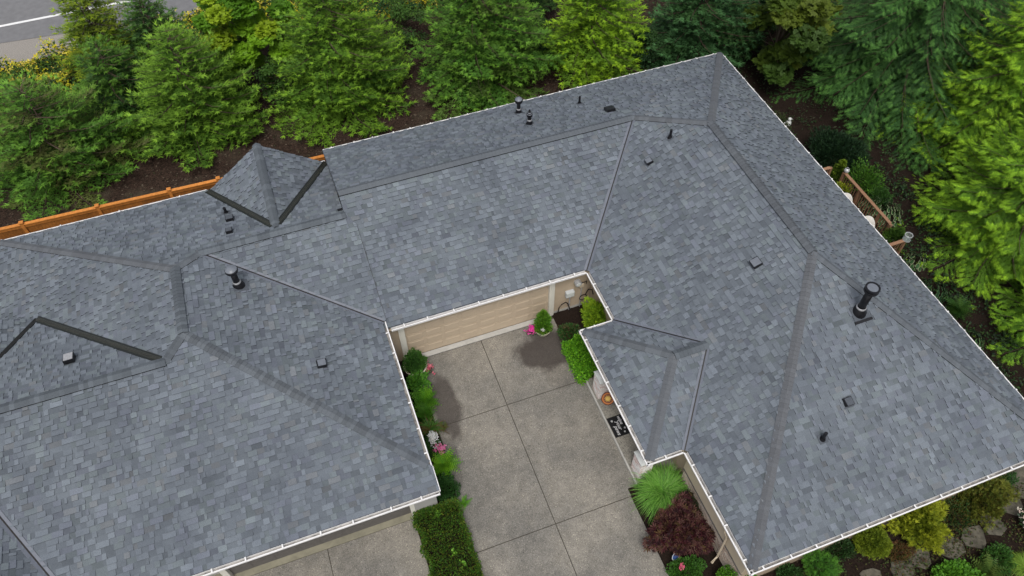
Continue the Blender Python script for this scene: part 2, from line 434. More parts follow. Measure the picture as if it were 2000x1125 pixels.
def cap_line(parent, a, b, pa, pb, za=None, zb=None, width=.145, brown=0., hip=None):
    """overlapping ridge / hip shingles from the low end a to the high end b, folded over planes pa and pb"""
    A = np.array([a[0], a[1], Z(pa, *a) if za is None else za]); B = np.array([b[0], b[1], Z(pa, *b) if zb is None else zb])
    d = B-A; Ln = np.linalg.norm(d); d /= Ln; n = max(1, int(Ln/.155))
    st = Ln/n; w = []
    for p in (pa, pb):
        nn = basis(p)[2]; s = np.cross(d, nn); s /= np.linalg.norm(s)
        # point it downhill away from the ridge
        if s[2] > 0 or (abs(s[2]) < 1e-6): s = -s
        w.append((s, nn))
    up = w[0][1]+w[1][1]; up /= np.linalg.norm(up)
    width = width*1.15 if abs(B[2]-A[2]) < .05 else width*1.12
    meshes = []
    for k in range(4):
        tn = np.array([.100, .114, .128])*random.uniform(.84, 1.18); tn = tn*(1-brown*.6)+np.array([.122, .118, .122])*brown*.6
        level = abs(B[2]-A[2]) < .05; lo, hi = (.085, .074) if level else (.045, .033)
        prof = [w[0][0]*width+w[0][1]*.0, w[0][0]*width*.45, np.zeros(3), w[1][0]*width*.45, w[1][0]*width]
        off = [w[0][1]*1.0, w[0][1]*1.1, up*1.25, w[1][1]*1.1, w[1][1]*1.0]
        v = []
        for s_, h in ((0, lo), (st+.03, hi)):
            for q, f_ in zip(prof, off): v.append(q+d*s_+f_*h)
            for q, f_ in zip(prof, off): v.append(q+d*s_-f_*.002)
        f = [[i, i+1, 10+i+1, 10+i] for i in range(4)]; T = [tn]*4
        f += [[i, 5+i, 5+i+1, i+1] for i in range(4)]; T += [tn*.6]*4  # overlap shadow at the cap ends painted as a darker tone
        f += [[0, 10, 15, 5], [4, 9, 19, 14]]; T += [tn*.04]*2  # near-black long sides paint the shadow line beside the caps
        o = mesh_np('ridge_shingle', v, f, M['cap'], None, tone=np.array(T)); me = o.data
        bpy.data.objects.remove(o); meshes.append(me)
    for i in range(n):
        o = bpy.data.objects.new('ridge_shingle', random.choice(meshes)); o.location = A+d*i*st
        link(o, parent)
def valley(parent, a, b, pa, pb, mat='valley', width=.13, rib=False, name='valley_flashing', lift=.028):
    A = np.array([a[0], a[1], Z(pa, *a)]); B = np.array([b[0], b[1], Z(pb, *b)])
    d = B-A; d /= np.linalg.norm(d); g = MB(); up = basis(pa)[2]+basis(pb)[2]; up /= np.linalg.norm(up)
    for p in (pa, pb):
        nn = basis(p)[2]; s = np.cross(d, nn); s /= np.linalg.norm(s)
        if s[2] < 0: s = -s
        q = [A+s*.012+nn*lift, B+s*.012+nn*lift, B+s*width+nn*lift, A+s*width+nn*lift]
        g.add(q+[x-nn*.03 for x in q], [(0,1,2,3),(4,7,6,5),(0,4,5,1),(2,6,7,3),(1,5,6,2),(0,3,7,4)])
        if rib:
            for w0 in (.035, .075):
                g.obox((A+B)/2+s*w0+nn*(lift+.006), (B-A)/2, s*.006, nn*.006, 1)
    q = [A+up*(lift+.002), B+up*(lift+.002)]
    g.obox((q[0]+q[1])/2, (B-A)/2, np.cross(d, up)*.022, up*.013, 2)
    return g.build(name, [M[mat], M['ribmetal'], M['hose']], parent)
def gutter(parent, a, b, inward, z=0., hang=.95, ends=(True, True), label=None, z2=None):
    """K-style gutter whose outer lip runs from a to b; inward = unit vector to the roof"""
    g = empty_part('gutter', parent)
    A, B, I_ = Vector((*a, z)), Vector((*b, z)), Vector((*inward, 0))
    d = (B-A).normalized(); L = (B-A).length
    m = MB(); zz = Vector((0, 0, 1)); mid = (A+B)/2
    m.obox(mid+I_*.016-zz*.012, d*L/2, I_*.022, zz*.014)            # rolled lip
    m.obox(mid+I_*.02-zz*.065, d*L/2, I_*.006, zz*.043)
    m.obox(mid+I_*.075-zz*.112, d*L/2, I_*.052, zz*.006)
    m.obox(mid+I_*.135-zz*.055, d*L/2, I_*.006, zz*.06)
    for s, on in ((A, ends[0]), (B, ends[1])):
        if on: m.obox(s+I_*.075-zz*.06, d*.004, I_*.065, zz*.058)
    m.obox(mid+I_*.075-zz*.1, d*(L/2-.01), I_*.05, zz*.004, 1)       # leaf dirt in the trough
    o = m.build('gutter', [M['white'], M['gutter_in']], parent); COL.objects.unlink(g) if g else None
    n = int(L/hang)
    for i in range(n):
        t = (i+.5)/n*L+random.uniform(-.08, .08)
        h = MB(); h.obox((0, 0, 0), d*.024, I_*.1, zz*.01)
        h.build('gutter_hanger', M['white'], o, loc=A+d*t+I_*.1+zz*.04)
    return o
def empty_part(name, parent): return None

# ---------------------------------------------------------------- ground and setting
g = MB(); g.add([(-200,-150,ZG-.05),(200,-150,ZG-.05),(200,250,ZG-.05),(-200,250,ZG-.05)], [(0,1,2,3)])
tag(g.build('ground', M['bark']), 'brown bark mulch ground around the houses', kind='structure')
# road, rotated a little against the houses
def road_y(x, k): return k+(x+20)*.03
def strip(name, k0, k1, z, mat, x0=-60, x1_=25, slope=.03, label=None, s0=None):
    m = MB(); s0 = slope if s0 is None else s0
    xs = np.linspace(x0, x1_, 30)
    lo = [(x, k0+(x+20)*s0, z) for x in xs]; hi = [(x, k1+(x+20)*slope, z) for x in xs]
    n = len(xs); m.add(lo+hi, [(i, i+1, n+i+1, n+i) for i in range(n-1)])
    return tag(m.build(name, mat), label, kind='structure')
strip('gravel_shoulder', 28.2, 31.4, ZG-.02, M['gravel'], slope=.0, s0=.12, x1_=-8, label='gravel strip between the road and the planted bank')
strip('road', 29.9, 48, ZG+.0, M['asphalt'], slope=-.02, s0=-.09, label='grey asphalt road in the top left corner')
strip('lane_line', 32.1, 32.32, ZG+.008, M['line'], slope=.005, label='white painted line along the road')
gr = empty('storm_drain', (-12.95, 29.3, ZG+.02), 'rusty red storm drain grate at the road edge', 'drain', rz=.12)
m = MB(); m.box(-.5, .5, -.27, -.21, 0, .05); m.box(-.5, .5, .21, .27, 0, .05); m.box(-.5, -.44, -.21, .21, 0, .05); m.box(.44, .5, -.21, .21, 0, .05); m.build('frame', M['grate'], gr)
m = MB(); m.box(-.44, .44, -.21, .21, 0, .01); m.build('pit', M['hose'], gr)
for i in range(7):
    m = MB(); m.box(-.03, .03, -.21, .21, .012, .045); m.build('bar', M['grate'], gr, loc=(-.36+i*.12, 0, 0))
# courtyard driveway, its slabs separate
dr = MB(); dr.prism([(-7.75, .3), (-1.2, .3), (-1.2, -8.1), (-1.62, -8.6), (-1.62, -30), (-7.75, -30)], ZG-.04, ZG-.012)
drive = tag(dr.build('driveway', M['joint']), 'exposed aggregate concrete driveway between the two houses', kind='structure')
def slab(poly, parent, mat, z1=ZG+.0, name='slab'):
    cx = sum(p[0] for p in poly)/len(poly); cy = sum(p[1] for p in poly)/len(poly)
    m = MB(); m.prism([(x-cx, y-cy) for x, y in poly], ZG-.03, z1); return m.build(name, mat, parent, loc=(cx, cy, 0))
J = .014
xs_ = -4.63
rows = [(.12, -3.18), (-3.18, -8.38), (-8.38, -13.6), (-13.6, -18.8), (-18.8, -30)]
for a, b in rows:
    slab([(-7.7, b+J), (xs_-J, b+J), (xs_-J, a-J), (-7.7, a-J)], drive, M['concrete'])
    if a > -3: poly = [(xs_+J, b+J), (-1.3, b+J), (-1.3, a-J), (xs_+J, a-J)]
    elif a > -8: poly = [(xs_+J, b+J), (-1.62, b+J), (-1.24, -8.1), (-1.24, a-J), (xs_+J, a-J)]
    else: poly = [(xs_+J, b+J), (-1.62, b+J), (-1.62, a-J), (xs_+J, a-J)]
    slab(poly, drive, M['concrete'])
m = MB(); m.box(-7.6, -1.45, .13, .36, ZG-.02, ZG+.03); tag(m.build('door_sill', M['kerb']), 'pale concrete strip at the foot of the beige garage door', kind='structure')
d2 = MB(); d2.box(-17.5, -9.42, -30, -5.9, ZG-.04, ZG-.012)
drive2 = tag(d2.build('side_driveway', M['joint']), 'concrete driveway in front of the left garage', kind='structure')
for (a, b) in ((-17.5, -12.62), (-12.62, -9.4)):
    for (c, d) in ((-11.6, -6.4), (-16.8, -11.6), (-30, -16.8)):
        slab([(a+J, c+J), (b-J, c+J), (b-J, d-J), (a+J, d-J)], drive2, M['concrete'])
m = MB(); m.box(-17.5, -9.4, -6.40, -5.9, ZG-.02, ZG+.012); m.build('apron', M['apron'], drive2)
po = MB(); po.prism([(-1.2, -3.28), (.5, -3.28), (.5, -8.05), (-1.2, -8.05)], ZG-.03, ZG+.13)
tag(po.build('porch', M['porch']), 'raised concrete porch under the small hipped entry roof', kind='structure')
m = MB(); m.box(-1.26, -1.2, -8.05, -3.28, ZG-.03, ZG+.10); tag(m.build('porch_edge', M['kerb']), 'pale rounded nose along the porch step', kind='structure')
# planting beds of dark soil
def bed(poly, z=ZG+.03, lab=None):
    m = MB(); m.prism(poly, ZG-.05, z); tag(m.build('planting_bed', M['soil']), lab, kind='structure')
bed([(-1.3, .34), (.45, .34), (.45, -3.28), (-1.3, -3.28)], lab='dark soil bed in the courtyard corner')
bed([(-1.6, -8.08), (.5, -8.08), (.5, -30), (-1.6, -30)], lab='dark soil bed along the right side of the driveway')
bed([(-8.85, .3), (-7.62, .3), (-7.66, -5.9), (-9.4, -5.9), (-9.4, -30), (-7.78, -30), (-7.72, -6), (-7.55, -4), (-7.6, -1)], lab='dark soil bed between the driveways')
def lumpy(name, x0, x1_, y0_, y1_, z, amp, mat, label, nx=40, ny=40):
    xs = np.linspace(x0, x1_, nx); ys = np.linspace(y0_, y1_, ny)
    X, Y = np.meshgrid(xs, ys); Zz = z+amp*(np.sin(X*1.7+Y*.6)*np.sin(Y*1.3-.4*X)+.5*rng.random(X.shape))
    V = np.stack([X, Y, Zz], -1).reshape(-1, 3); idx = np.arange(nx*ny).reshape(ny, nx)
    F = np.stack([idx[:-1,:-1], idx[:-1,1:], idx[1:,1:], idx[1:,:-1]], -1).reshape(-1, 4)
    return tag(mesh_np(name, V, F, mat, smooth=True), label, kind='structure')
lumpy('front_garden_soil', .6, 30, -30, -12.6, ZG-.01, .03, M['soil'], 'dark soil of the garden in the lower right corner')
lumpy('side_garden_soil', 12.1, 45, -12.6, 14, ZG-.01, .04, M['soil'], 'dark mulch under the trees on the right')

# ---------------------------------------------------------------- RIGHT HOUSE
HR = empty('house', (6, 0, ZG), 'right house with slate grey hipped roof, small entry hip and rear wing', 'house')
HR.location = (0, 0, 0)
build_roof(HR, 'right')
cap_line(HR, (e, y0+e), P2, 's', 'w', brown=.75)
cap_line(HR, (x1-e, y0+e), P2, 's', 'e', brown=.2)
cap_line(HR, P2, P1, 'w', 'e', brown=.35)
cap_line(HR, (x1-e, y1-e), P1, 'e', 'rear', brown=.6)
cap_line(HR, Q, P1, 'rear', 'w', brown=.5)
cap_line(HR, (xa, yr), Q, 'rear', 'front', brown=.2)
cap_line(HR, (bx+e, by1-e), B5, 'bw', 'bn', brown=.3, width=.15)
cap_line(HR, (bx+e, by0+e), B5, 'bw', 'bs', brown=.6, width=.15)
cap_line(HR, B5, (B6n[0]-.05, B6n[1]), 'bn', 'bs', brown=.0, width=.15)
valley(HR, X2('w','front', x=.05), Q, 'front', 'w', width=.14)
valley(HR, (.05, by1-.05), (B6n[0]-.1, B6n[1]+.12), 'w', 'bn', width=.12)
valley(HR, (.05, by0+.05), (B6s[0]-.1, B6s[1]-.12), 'w', 'bs', width=.12)
gutter(HR, (xL+.13, 0), (0, 0), (0, 1), ends=(True, False))
gutter(HR, (0, 0), (0, by1), (1, 0), ends=(False, False))
gutter(HR, (0, by1), (bx, by1), (0, -1), ends=(False, False))
gutter(HR, (bx, by1), (bx, by0), (1, 0), ends=(False, False))
gutter(HR, (bx, by0), (0, by0), (0, 1), ends=(False, False))
gutter(HR, (0, by0), (0, y0), (1, 0), ends=(False, False))
gutter(HR, (0, y0), (x1, y0), (0, 1), ends=(False, False))
gutter(HR, (x1, y0), (x1, y1), (-1, 0), ends=(False, False))
gutter(HR, (x1, y1), (xa, y1), (0, -1), ends=(False, True))
# soffits and fascia
m = MB(); zs = -.13
m.box(.12, .5, y0+.5, by0, zs-.02, zs); m.box(.12, .5, by1, .1, zs-.02, zs); m.box(xL, .5, .12, .5, zs-.022, zs-.002)
m.box(.12, x1-.12, y0+.12, y0+.5, zs-.024, zs-.004); m.box(x1-.5, x1-.12, y0+.5, y1-.5, zs-.02, zs); m.box(xa, x1-.12, y1-.5, y1-.12, zs-.024, zs-.004)
m.box(bx+.12, .12, by0+.12, by1-.12, zs-.018, zs+.002)
m.build('soffit', M['beige2'], HR)
# walls
m = MB()
m.box(.45, x1-.45, by0, .3, ZG-.05, -.14); m.box(.32, x1-.45, y0+.4, by0, ZG-.05, -.14); m.box(.46, x1-.46, .3, y1-.45, ZG-.05, -.141)
m.box(xL-.3, .45, .42, y1-.47, ZG-.05, -.16)
# rake infill between the higher right roof and the lower left roof
def rake_wall(x, t):
    pts = [(y1-.14, Z('rear', 0, y1-.14)), (yr, Z('rear', 0, yr)), (4.4, Z('front', 0, 4.4)), (4.4, 1.2), (y1-.14, -.5)]
    n = len(pts); m.add([(x, y, z-.03) for y, z in pts]+[(x+t, y, z-.03) for y, z in pts],
                        [tuple(range(n)), tuple(range(n, 2*n))]+[(i, (i+1)%n, n+(i+1)%n, n+i) for i in range(n)])
rake_wall(xa+.03, .04)
m.build('wall', M['beige'], HR)
m = MB()
for a, b, p, q in (((xa-.012), yr, 'rear', 0),):
    A = Vector((a, y1-.02, Z('rear', 0, y1-.02)-.03)); B = Vector((a, yr, Z('rear', 0, yr)-.03)); m.obox((A+B)/2, (B-A)/2, Vector((.012,0,0)), Vector((0,0,.06)))
m.build('rake_board', M['deckroof'], HR)
# lap siding in the courtyard corner
for i in range(13):
    z = ZG+.15+i*.19
    m = MB(); m.add([(-1.24, .352, z), (.45, .352, z), (.45, .37, z+.2), (-1.24, .37, z+.2), (-1.24, .40, z), (.45, .40, z)], [(0,1,2,3), (0,4,5,1)])
    m.build('siding_board', M['beige'], HR)
m = MB(); m.box(-1.24, .45, .345, .40, ZG-.05, ZG+.16); m.build('foundation', M['kerb'], HR)
for xx, lab in ((-1.36, 'cream corner post with a lamp, right of the garage door'), (-7.83, 'cream post left of the garage door')):
    m = MB(); m.box(xx-.12, xx+.12, .26, .42, ZG+.02, -.15); o = m.build('post', M['creampost'], HR); tag(o, lab)
    m = MB(); m.box(xx-.04, xx+.04, .24, .26, ZG+.02, -.15); m.build('trim_strip', M['creampost'], o)
m = MB(); m.box(-8.8, -7.95, .34, .42, ZG-.05, -.15); m.build('wall_panel', M['beige'], HR)
gd = MB(); gd.box(-7.71, -1.48, .385, .42, ZG+.03, -.15); gdo = gd.build('garage_door', M['door'], HR)
for r_ in range(5):
    for c_ in range(8):
        w_, h_ = 6.23/8, .5
        cx, cz = -7.71+w_*(c_+.5), ZG+.06+h_*(r_+.5)
        m = MB(); a, b = w_/2-.07, h_/2-.07
        vs = [(-a,0,-b),(a,0,-b),(a,0,b),(-a,0,b),(-a+.03,-.013,-b+.03),(a-.03,-.013,-b+.03),(a-.03,-.013,b-.03),(-a+.03,-.013,b-.03)]
        m.add(vs, [(4,5,6,7),(0,1,5,4),(1,2,6,5),(2,3,7,6),(3,0,4,7)]); m.build('door_panel', M['door'], gdo, loc=(cx, .383, cz))
for r_ in range(6):
    m = MB(); m.box(-7.71, -1.48, .376, .384, ZG+.05+r_*.5, ZG+.062+r_*.5); m.build('door_seam', M['beige'], gdo)
# utilities
m = MB(); m.tube([(-.2,.35,-.9),(-.2,.16,-.9)], .15, 18); mt = m.build('gas_meter', M['metergrey'], HR, smooth=False)
m = MB(); m.tube([(-.2,.16,-.9),(-.2,.145,-.9)], .1, 16); m.build('dial', M['ceramic'], mt)
m = MB(); m.box(-.72, -.34, .2, .35, -1.68, -1.36); ub = m.build('utility_box', M['boxgrey'], HR)
m = MB(); m.box(-.70, -.36, .185, .2, -1.66, -1.38); m.build('lid', M['ceramic'], ub)
m = MB(); m.tube([(-.5,.3,-1.7),(-.5,.3,ZG)], .025, 6); m.build('conduit', M['metergrey'], HR)
m = MB(); m.tube([(.02,.3,-1.05),(.02,.3,-1.3),(.0,.3,ZG)], .022, 6); m.build('conduit', M['metergrey'], HR)
m = MB(); m.tube([(-.05,.3,-1.02),(.1,.28,-1.0),(.22,.28,-.98),(.22,.28,-1.15)], .018, 6); m.build('gas_pipe', M['hose'], HR)
m = MB(); m.box(-.1, .1, .25, .35, -1.3, -1.12); m.build('junction_box', M['beige2'], HR)
gh = MB(); pts = [(-1.05,.22,-2.6),(-1.02,.2,-2.2),(-.9,.2,-2.02),(-.72,.22,-1.98),(-.6,.24,-2.15),(-.52,.26,-2.45),(-.48,.2,ZG+.05)]; gh.tube(pts, .024, 6)
tag(gh.build('garden_hose', M['hose']), 'black hose arching over the beige wall beside the corner post', 'hose')
gh = MB(); gh.tube([(.12+.17*cos(t), .26, -2.05+.17*sin(t)) for t in np.linspace(0, 6.3, 18)], .02, 6); gh.tube([(.2,.25,-1.9),(.3,.2,-1.5),(.42,.1,-1.45),(.42,-.05,-1.6)], .03, 6)
tag(gh.build('hose_coil', M['hose']), 'dark hose coil hanging in the courtyard corner near the gas meter', 'hose')
# brick piers (part of the entry)
def brick_wall(parent, faces, mat, cols, bl=.2, bh=.068, gap=.01, thick=.018, name='brick', stuff=True):
    """faces: (origin, along, normal, length, height)"""
    V, F, T = [], [], []
    for o_, al, nn, L, H in faces:
        o_, al, nn = np.array(o_, float), np.array(al, float), np.array(nn, float)
        r_ = 0; z = 0
        while z+bh <= H+.001:
            s = -(bl/2 if r_ % 2 else 0)
            while s < L:
                a, b = max(0, s), min(L, s+bl-gap)
                if b-a > .02:
                    t = np.array(random.choice(cols))*random.uniform(.88, 1.1); th = thick+random.uniform(-.003, .003)
                    bb = len(V)
                    for zz in (z, z+bh-gap):
                        for q in (a, b):
                            for d_ in (0, th): V.append(o_+al*q+nn*d_+np.array([0, 0, zz]))
                    F.extend([[bb+i for i in f] for f in ((1,3,7,5),(0,1,5,4),(2,6,7,3),(4,5,7,6),(0,2,3,1))]); T.extend([t]*5)
                s += bl
            z += bh; r_ += 1
    o = mesh_np(name, V, F, mat, parent, tone=np.array(T))
    if stuff: tag(o, kind='stuff')
    return o
WB = [(.74,.69,.66),(.78,.75,.72),(.70,.60,.57),(.8,.78,.76),(.66,.52,.48)]
for (cy_, lab) in ((-3.98, 'whitewashed brick pier at the far end of the porch'), (-7.62, 'whitewashed brick pier at the near end of the porch')):
    m = MB(); X0, X1_, Y0, Y1 = -1.12, -.62, cy_-.27, cy_+.27
    m.box(X0, X1_, Y0, Y1, ZG+.13, -1.45); m.box(X0+.12, X1_-.12, Y0+.14, Y1-.14, -1.40, -.15)
    pr = m.build('brick_pier', M['mortar'], HR); tag(pr, lab)
    m = MB(); m.add([(X0-.04,Y0-.04,-1.45),(X1_+.04,Y0-.04,-1.45),(X1_+.04,Y1+.04,-1.45),(X0-.04,Y1+.04,-1.45),(X0-.04,Y0-.04,-1.41),(X1_+.04,Y0-.04,-1.41),(X1_+.04,Y1+.04,-1.41),(X0-.04,Y1+.04,-1.41),(X0+.1,Y0+.12,-1.37),(X1_-.1,Y0+.12,-1.37),(X1_-.1,Y1-.12,-1.37),(X0+.1,Y1-.12,-1.37)],
        [(0,3,2,1),(0,1,5,4),(1,2,6,5),(2,3,7,6),(3,0,4,7),(4,5,9,8),(5,6,10,9),(6,7,11,10),(7,4,8,11),(8,9,10,11)]); m.build('pier_cap', M['ceramic'], pr)
    H = 1.3-.14
    brick_wall(pr, [((X0,Y0,ZG+.13),(0,1,0),(-1,0,0),Y1-Y0,H), ((X1_,Y0,ZG+.13),(0,1,0),(1,0,0),Y1-Y0,H), ((X0,Y0,ZG+.13),(1,0,0),(0,-1,0),X1_-X0,H), ((X0,Y1,ZG+.13),(1,0,0),(0,1,0),X1_-X0,H)], M['whitebrick'], WB, name='brick_courses')
TB = [(.52,.42,.34),(.58,.48,.40),(.47,.36,.29),(.6,.52,.44)]
brick_wall(HR, [((.32, y0+.42, ZG), (0,1,0), (-1,0,0), by0-y0-.45, 1.28)], M['brick'], TB, name='brick_wainscot')
m = MB(); m.box(.26, .32, y0+.4, by0, -1.40, -.14); m.build('frieze_board', M['beige2'], HR)
m = MB(); m.box(.24, .32, y0+.4, by0, -1.47, -1.41); m.build('brick_ledge', M['dark'], HR)
m = MB(); m.tube([(.06,-11.35,-.1),(.06,-11.35,-.28),(.18,-11.45,-.7),(.2,-11.5,ZG+.25),(-.05,-11.6,ZG+.1)], .045, 4); m.build('downspout', M['beige2'], HR)
m = MB(); m.box(.03, .11, -10.72, -10.62, -.094, -.088); m.build('outlet_hole', M['hose'], HR)

# ---------------------------------------------------------------- LEFT HOUSE
HL = empty('house', (0, 0, 0), 'left house with grey shingle roof, rear gable dormer and front garage', 'house')
build_roof(HL, 'left')
corner = X2('Le','Ls', x=xL-e)
cap_line(HL, corner, B_, 'Le', 'Ls', brown=.2)
cap_line(HL, B_, A_, 'Le', 'Lw', za=zr, zb=zr)
cap_line(HL, A_, (L5[0], L5[1]), 'Lrear', 'Le') if False else cap_line(HL, (L5[0], L5[1]), A_, 'Lrear', 'Le', brown=.2)
cap_line(HL, (-8.62, yl), L5, 'Lrear', 'Lfront')
cap_line(HL, (-22.8, yR-e), A_, 'Lrear', 'Lw', brown=.6)
cap_line(HL, C_, B_, 'Ls', 'Lw', brown=.1)
cap_line(HL, (-23.45, -.06), (C_[0], C_[1]), 'Lnw', 'Ls')
cap_line(HL, (xd, 10.2), (xd, ydr-.02), 'Dw', 'De', za=zd, zb=zd)
valley(HL, X2('Le','Lfront', x=xL-.05), L5, 'Le', 'Lfront', width=.12)
valley(HL, (xd-2.66, 10.16), (xd-.1, ydr+.12), 'Dw', 'Lrear', mat='blackmetal', width=.15, rib=True, lift=.05)
valley(HL, (xd+2.66, 10.12), (xd+.1, ydr+.12), 'De', 'Lrear', mat='blackmetal', width=.15, rib=True, lift=.05)
valley(HL, D_, (C_[0]-.15, C_[1]+.15), 'Lnw', 'Lw', mat='blackmetal', width=.15, rib=True, lift=.05)
valley(HL, D_, (-23.4, 0), 'Lnw', 'LX', mat='blackmetal', width=.09, lift=.05)
valley(HL, X2('Ls','LLe', y=eY+e), X2('Ls','LLe', y=-.5), 'Ls', 'LLe', width=.14)
zc = Z('Le', xL, 0)
gutter(HL, (xL, .42), (xL, yL), (-1, 0), z=zc+.0, ends=(True, True), hang=1.0)
zf = Z('Ls', 0, eY)
gutter(HL, (-27, eY), (xL-.02, eY), (0, 1), z=zf, ends=(False, True), hang=1.15)
gutter(HL, (-24, yR), (xd-2.75, yR), (0, -1), z=Z('Lrear', 0, yR), ends=(False, True), hang=2.2)
gutter(HL, (xd+2.3, yR), (-8.7, yR), (0, -1), z=Z('Lrear', 0, yR), ends=(True, False), hang=2)
m = MB()
m.box(-24, xL-.5, -5.95, yR-.5, ZG-.05, -.35); m.build('wall', M['greywall'], HL)
m = MB(); m.box(-9.28, xL-.12, eY+.62, -5.93, ZG-.04, zf-.16); m.build('wall_panel', M['greywall'], HL)
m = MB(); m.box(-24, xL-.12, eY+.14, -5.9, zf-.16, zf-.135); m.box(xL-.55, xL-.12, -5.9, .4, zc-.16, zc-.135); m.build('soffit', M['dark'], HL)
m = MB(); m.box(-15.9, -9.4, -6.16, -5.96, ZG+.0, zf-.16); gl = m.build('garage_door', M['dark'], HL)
for r_ in range(4):
    for c_ in range(8):
        m = MB(); m.box(-.33, .33, -.014, 0, -.22, .22); m.build('door_panel', M['dark'], gl, loc=(-15.5+c_*.8, -6.16, ZG+.32+r_*.6))
for xx, lab in ((-9.34, 'white post at the right end of the left garage'), (-16.0, 'white post at the left end of the left garage')):
    m = MB(); m.box(xx-.1, xx+.1, -6.34, -6.1, ZG+.01, zf-.17); tag(m.build('post', M['creampost'], HL), lab)
m = MB(); m.box(xL-.2, xL-.12, eY+.7, eY+.78, ZG, zf-.14); m.build('downspout', M['white'], HL)
m = MB(); m.box(xL-.16, xL-.08, eY+.04, eY+.11, zf-.094, zf-.088); m.build('outlet_hole', M['hose'], HL)
# dormer gable end and rake edges
m = MB(); m.add([(xd-2.5,10.02,-.3),(xd+2.5,10.02,-.3),(xd,10.02,zd-.08),(xd-2.5,9.98,-.3),(xd+2.5,9.98,-.3),(xd,9.98,zd-.08)], [(0,1,2),(3,5,4),(0,3,4,1),(1,4,5,2),(2,5,3,0)])
m.build('dormer_gable', M['greywall'], HL)
m = MB(); m.box(xL-.03, xL+.0, eY+.1, yL+.3, 0, 0) if False else None
A = Vector((xL+.012, eY+.1, Z('Ls', 0, eY+.1)-.03)); B = Vector((xL+.012, yL+.05, Z('Ls', 0, yL+.05)-.03))
m = MB(); m.obox((A+B)/2, (B-A)/2, Vector((.012,0,0)), Vector((0,0,.035))); m.build('rake_board', M['white'], HL)
A = Vector((-8.285, .42, Z('Lfront', 0, .42)-.025)); B = Vector((-8.305, 4.1, Z('Lfront', 0, 4.1)-.02))
m = MB(); m.obox((A+B)/2, (B-A)/2, Vector((.008,0,0)), Vector((0,0,.028))); m.build('roof_edge', M['hose'], HL)

# ---------------------------------------------------------------- roof vents (parts of their house)
def flue(house, x, y, p, h, r, cap_r, style, label):
    z = Z(p, x, y); nn = Vector(basis(p)[2]); root = MB()
    root.tube([(x, y, z-.1), (x, y, z+h*.88)], r, 16); o = root.build('flue_pipe', M['black'], house, smooth=True); tag(o, label)
    m = MB(); m.lathe([(r*2.1, -.14), (r*1.9, .05), (r*1.1, .24)], (x, y, z), 18); m.build('flashing_cone', M['black'], o, smooth=True)
    u, v, n_, _ = basis(p); u, v, n_ = Vector(u), Vector(v), Vector(n_)
    m = MB(); m.obox(Vector((x, y, z))+n_*.03-v*(r*.6), u*(r*2.4), v*(r*2.2), n_*.006); m.build('base_flashing', M['deckroof'], o)
    if style == 'big':
        m = MB(); m.obox(Vector((x, y, z))+n_*.05-v*(r*2.7), u*(r*2.6), v*.05, n_*.015); m.build('storm_strip', M['black'], o)
    m = MB(); m.lathe([(r*1.12, .2), (r*1.3, .23), (r*1.3, .27), (r*1.1, .3)], (x, y, z), 18); m.build('collar', M['steel'], o, smooth=True)
    zt = z+h
    if style == 'ball':
        m = MB(); m.lathe([(r, -.2), (cap_r*.9, -.12), (cap_r, -.02), (cap_r*.8, .06), (r*.5, .12), (r*.5, .2), (0.001, .26)], (x, y, zt-.1), 18); m.build('cap', M['black'], o, smooth=True)
        m = MB(); m.lathe([(cap_r*.95, 0), (cap_r*.7, .05), (cap_r*.5, .08)], (x, y, zt-.08), 18); m.build('cap_top', M['ventgrey'], o, smooth=True)
    elif style == 'dome':
        m = MB(); m.lathe([(r, -.18), (cap_r*.92, -.16), (cap_r, -.1), (cap_r, -.03), (cap_r*.9, 0)], (x, y, zt), 24); m.build('cap', M['black'], o)
        m = MB(); m.lathe([(cap_r*.92, 0), (cap_r*.7, .05), (cap_r*.35, .08), (0.001, .09)], (x, y, zt), 24); m.build('cap_top', M['ventgrey'], o, smooth=True)
    else:
        m = MB(); m.lathe([(r, -.22), (cap_r, -.2), (cap_r, -.13), (cap_r*.88, -.12), (cap_r*.88, -.09), (cap_r, -.08), (cap_r, -.0), (cap_r*.78, 0), (cap_r*.74, -.025)], (x, y, zt), 24); m.build('cap', M['black'], o)
        m = MB(); m.lathe([(cap_r*.75, -.02), (0.001, -.005)], (x, y, zt), 24); m.build('cap_top', M['ventgrey'], o)
def pipe(house, x, y, p, h, r, label):
    z = Z(p, x, y); u, v, n_, _ = [Vector(q) for q in basis(p)]
    m = MB(); m.tube([(x, y, z-.05), (x, y, z+h)], r, 12, cap=False); m.tube([(x, y, z+h-.02), (x, y, z+h-.01)], r*.99, 12)
    o = m.build('vent_pipe', M['black'], house, smooth=False); tag(o, label)
    m = MB(); m.lathe([(r*2.1, -.06), (r*1.8, .04), (r*1.15, .12)], (x, y, z), 14); m.build('boot', M['black'], o, smooth=True)
    m = MB(); m.obox(Vector((x, y, z))+n_*.028, u*r*2.6, v*r*2.6, n_*.004); m.build('base_flashing', M['deckroof'], o)
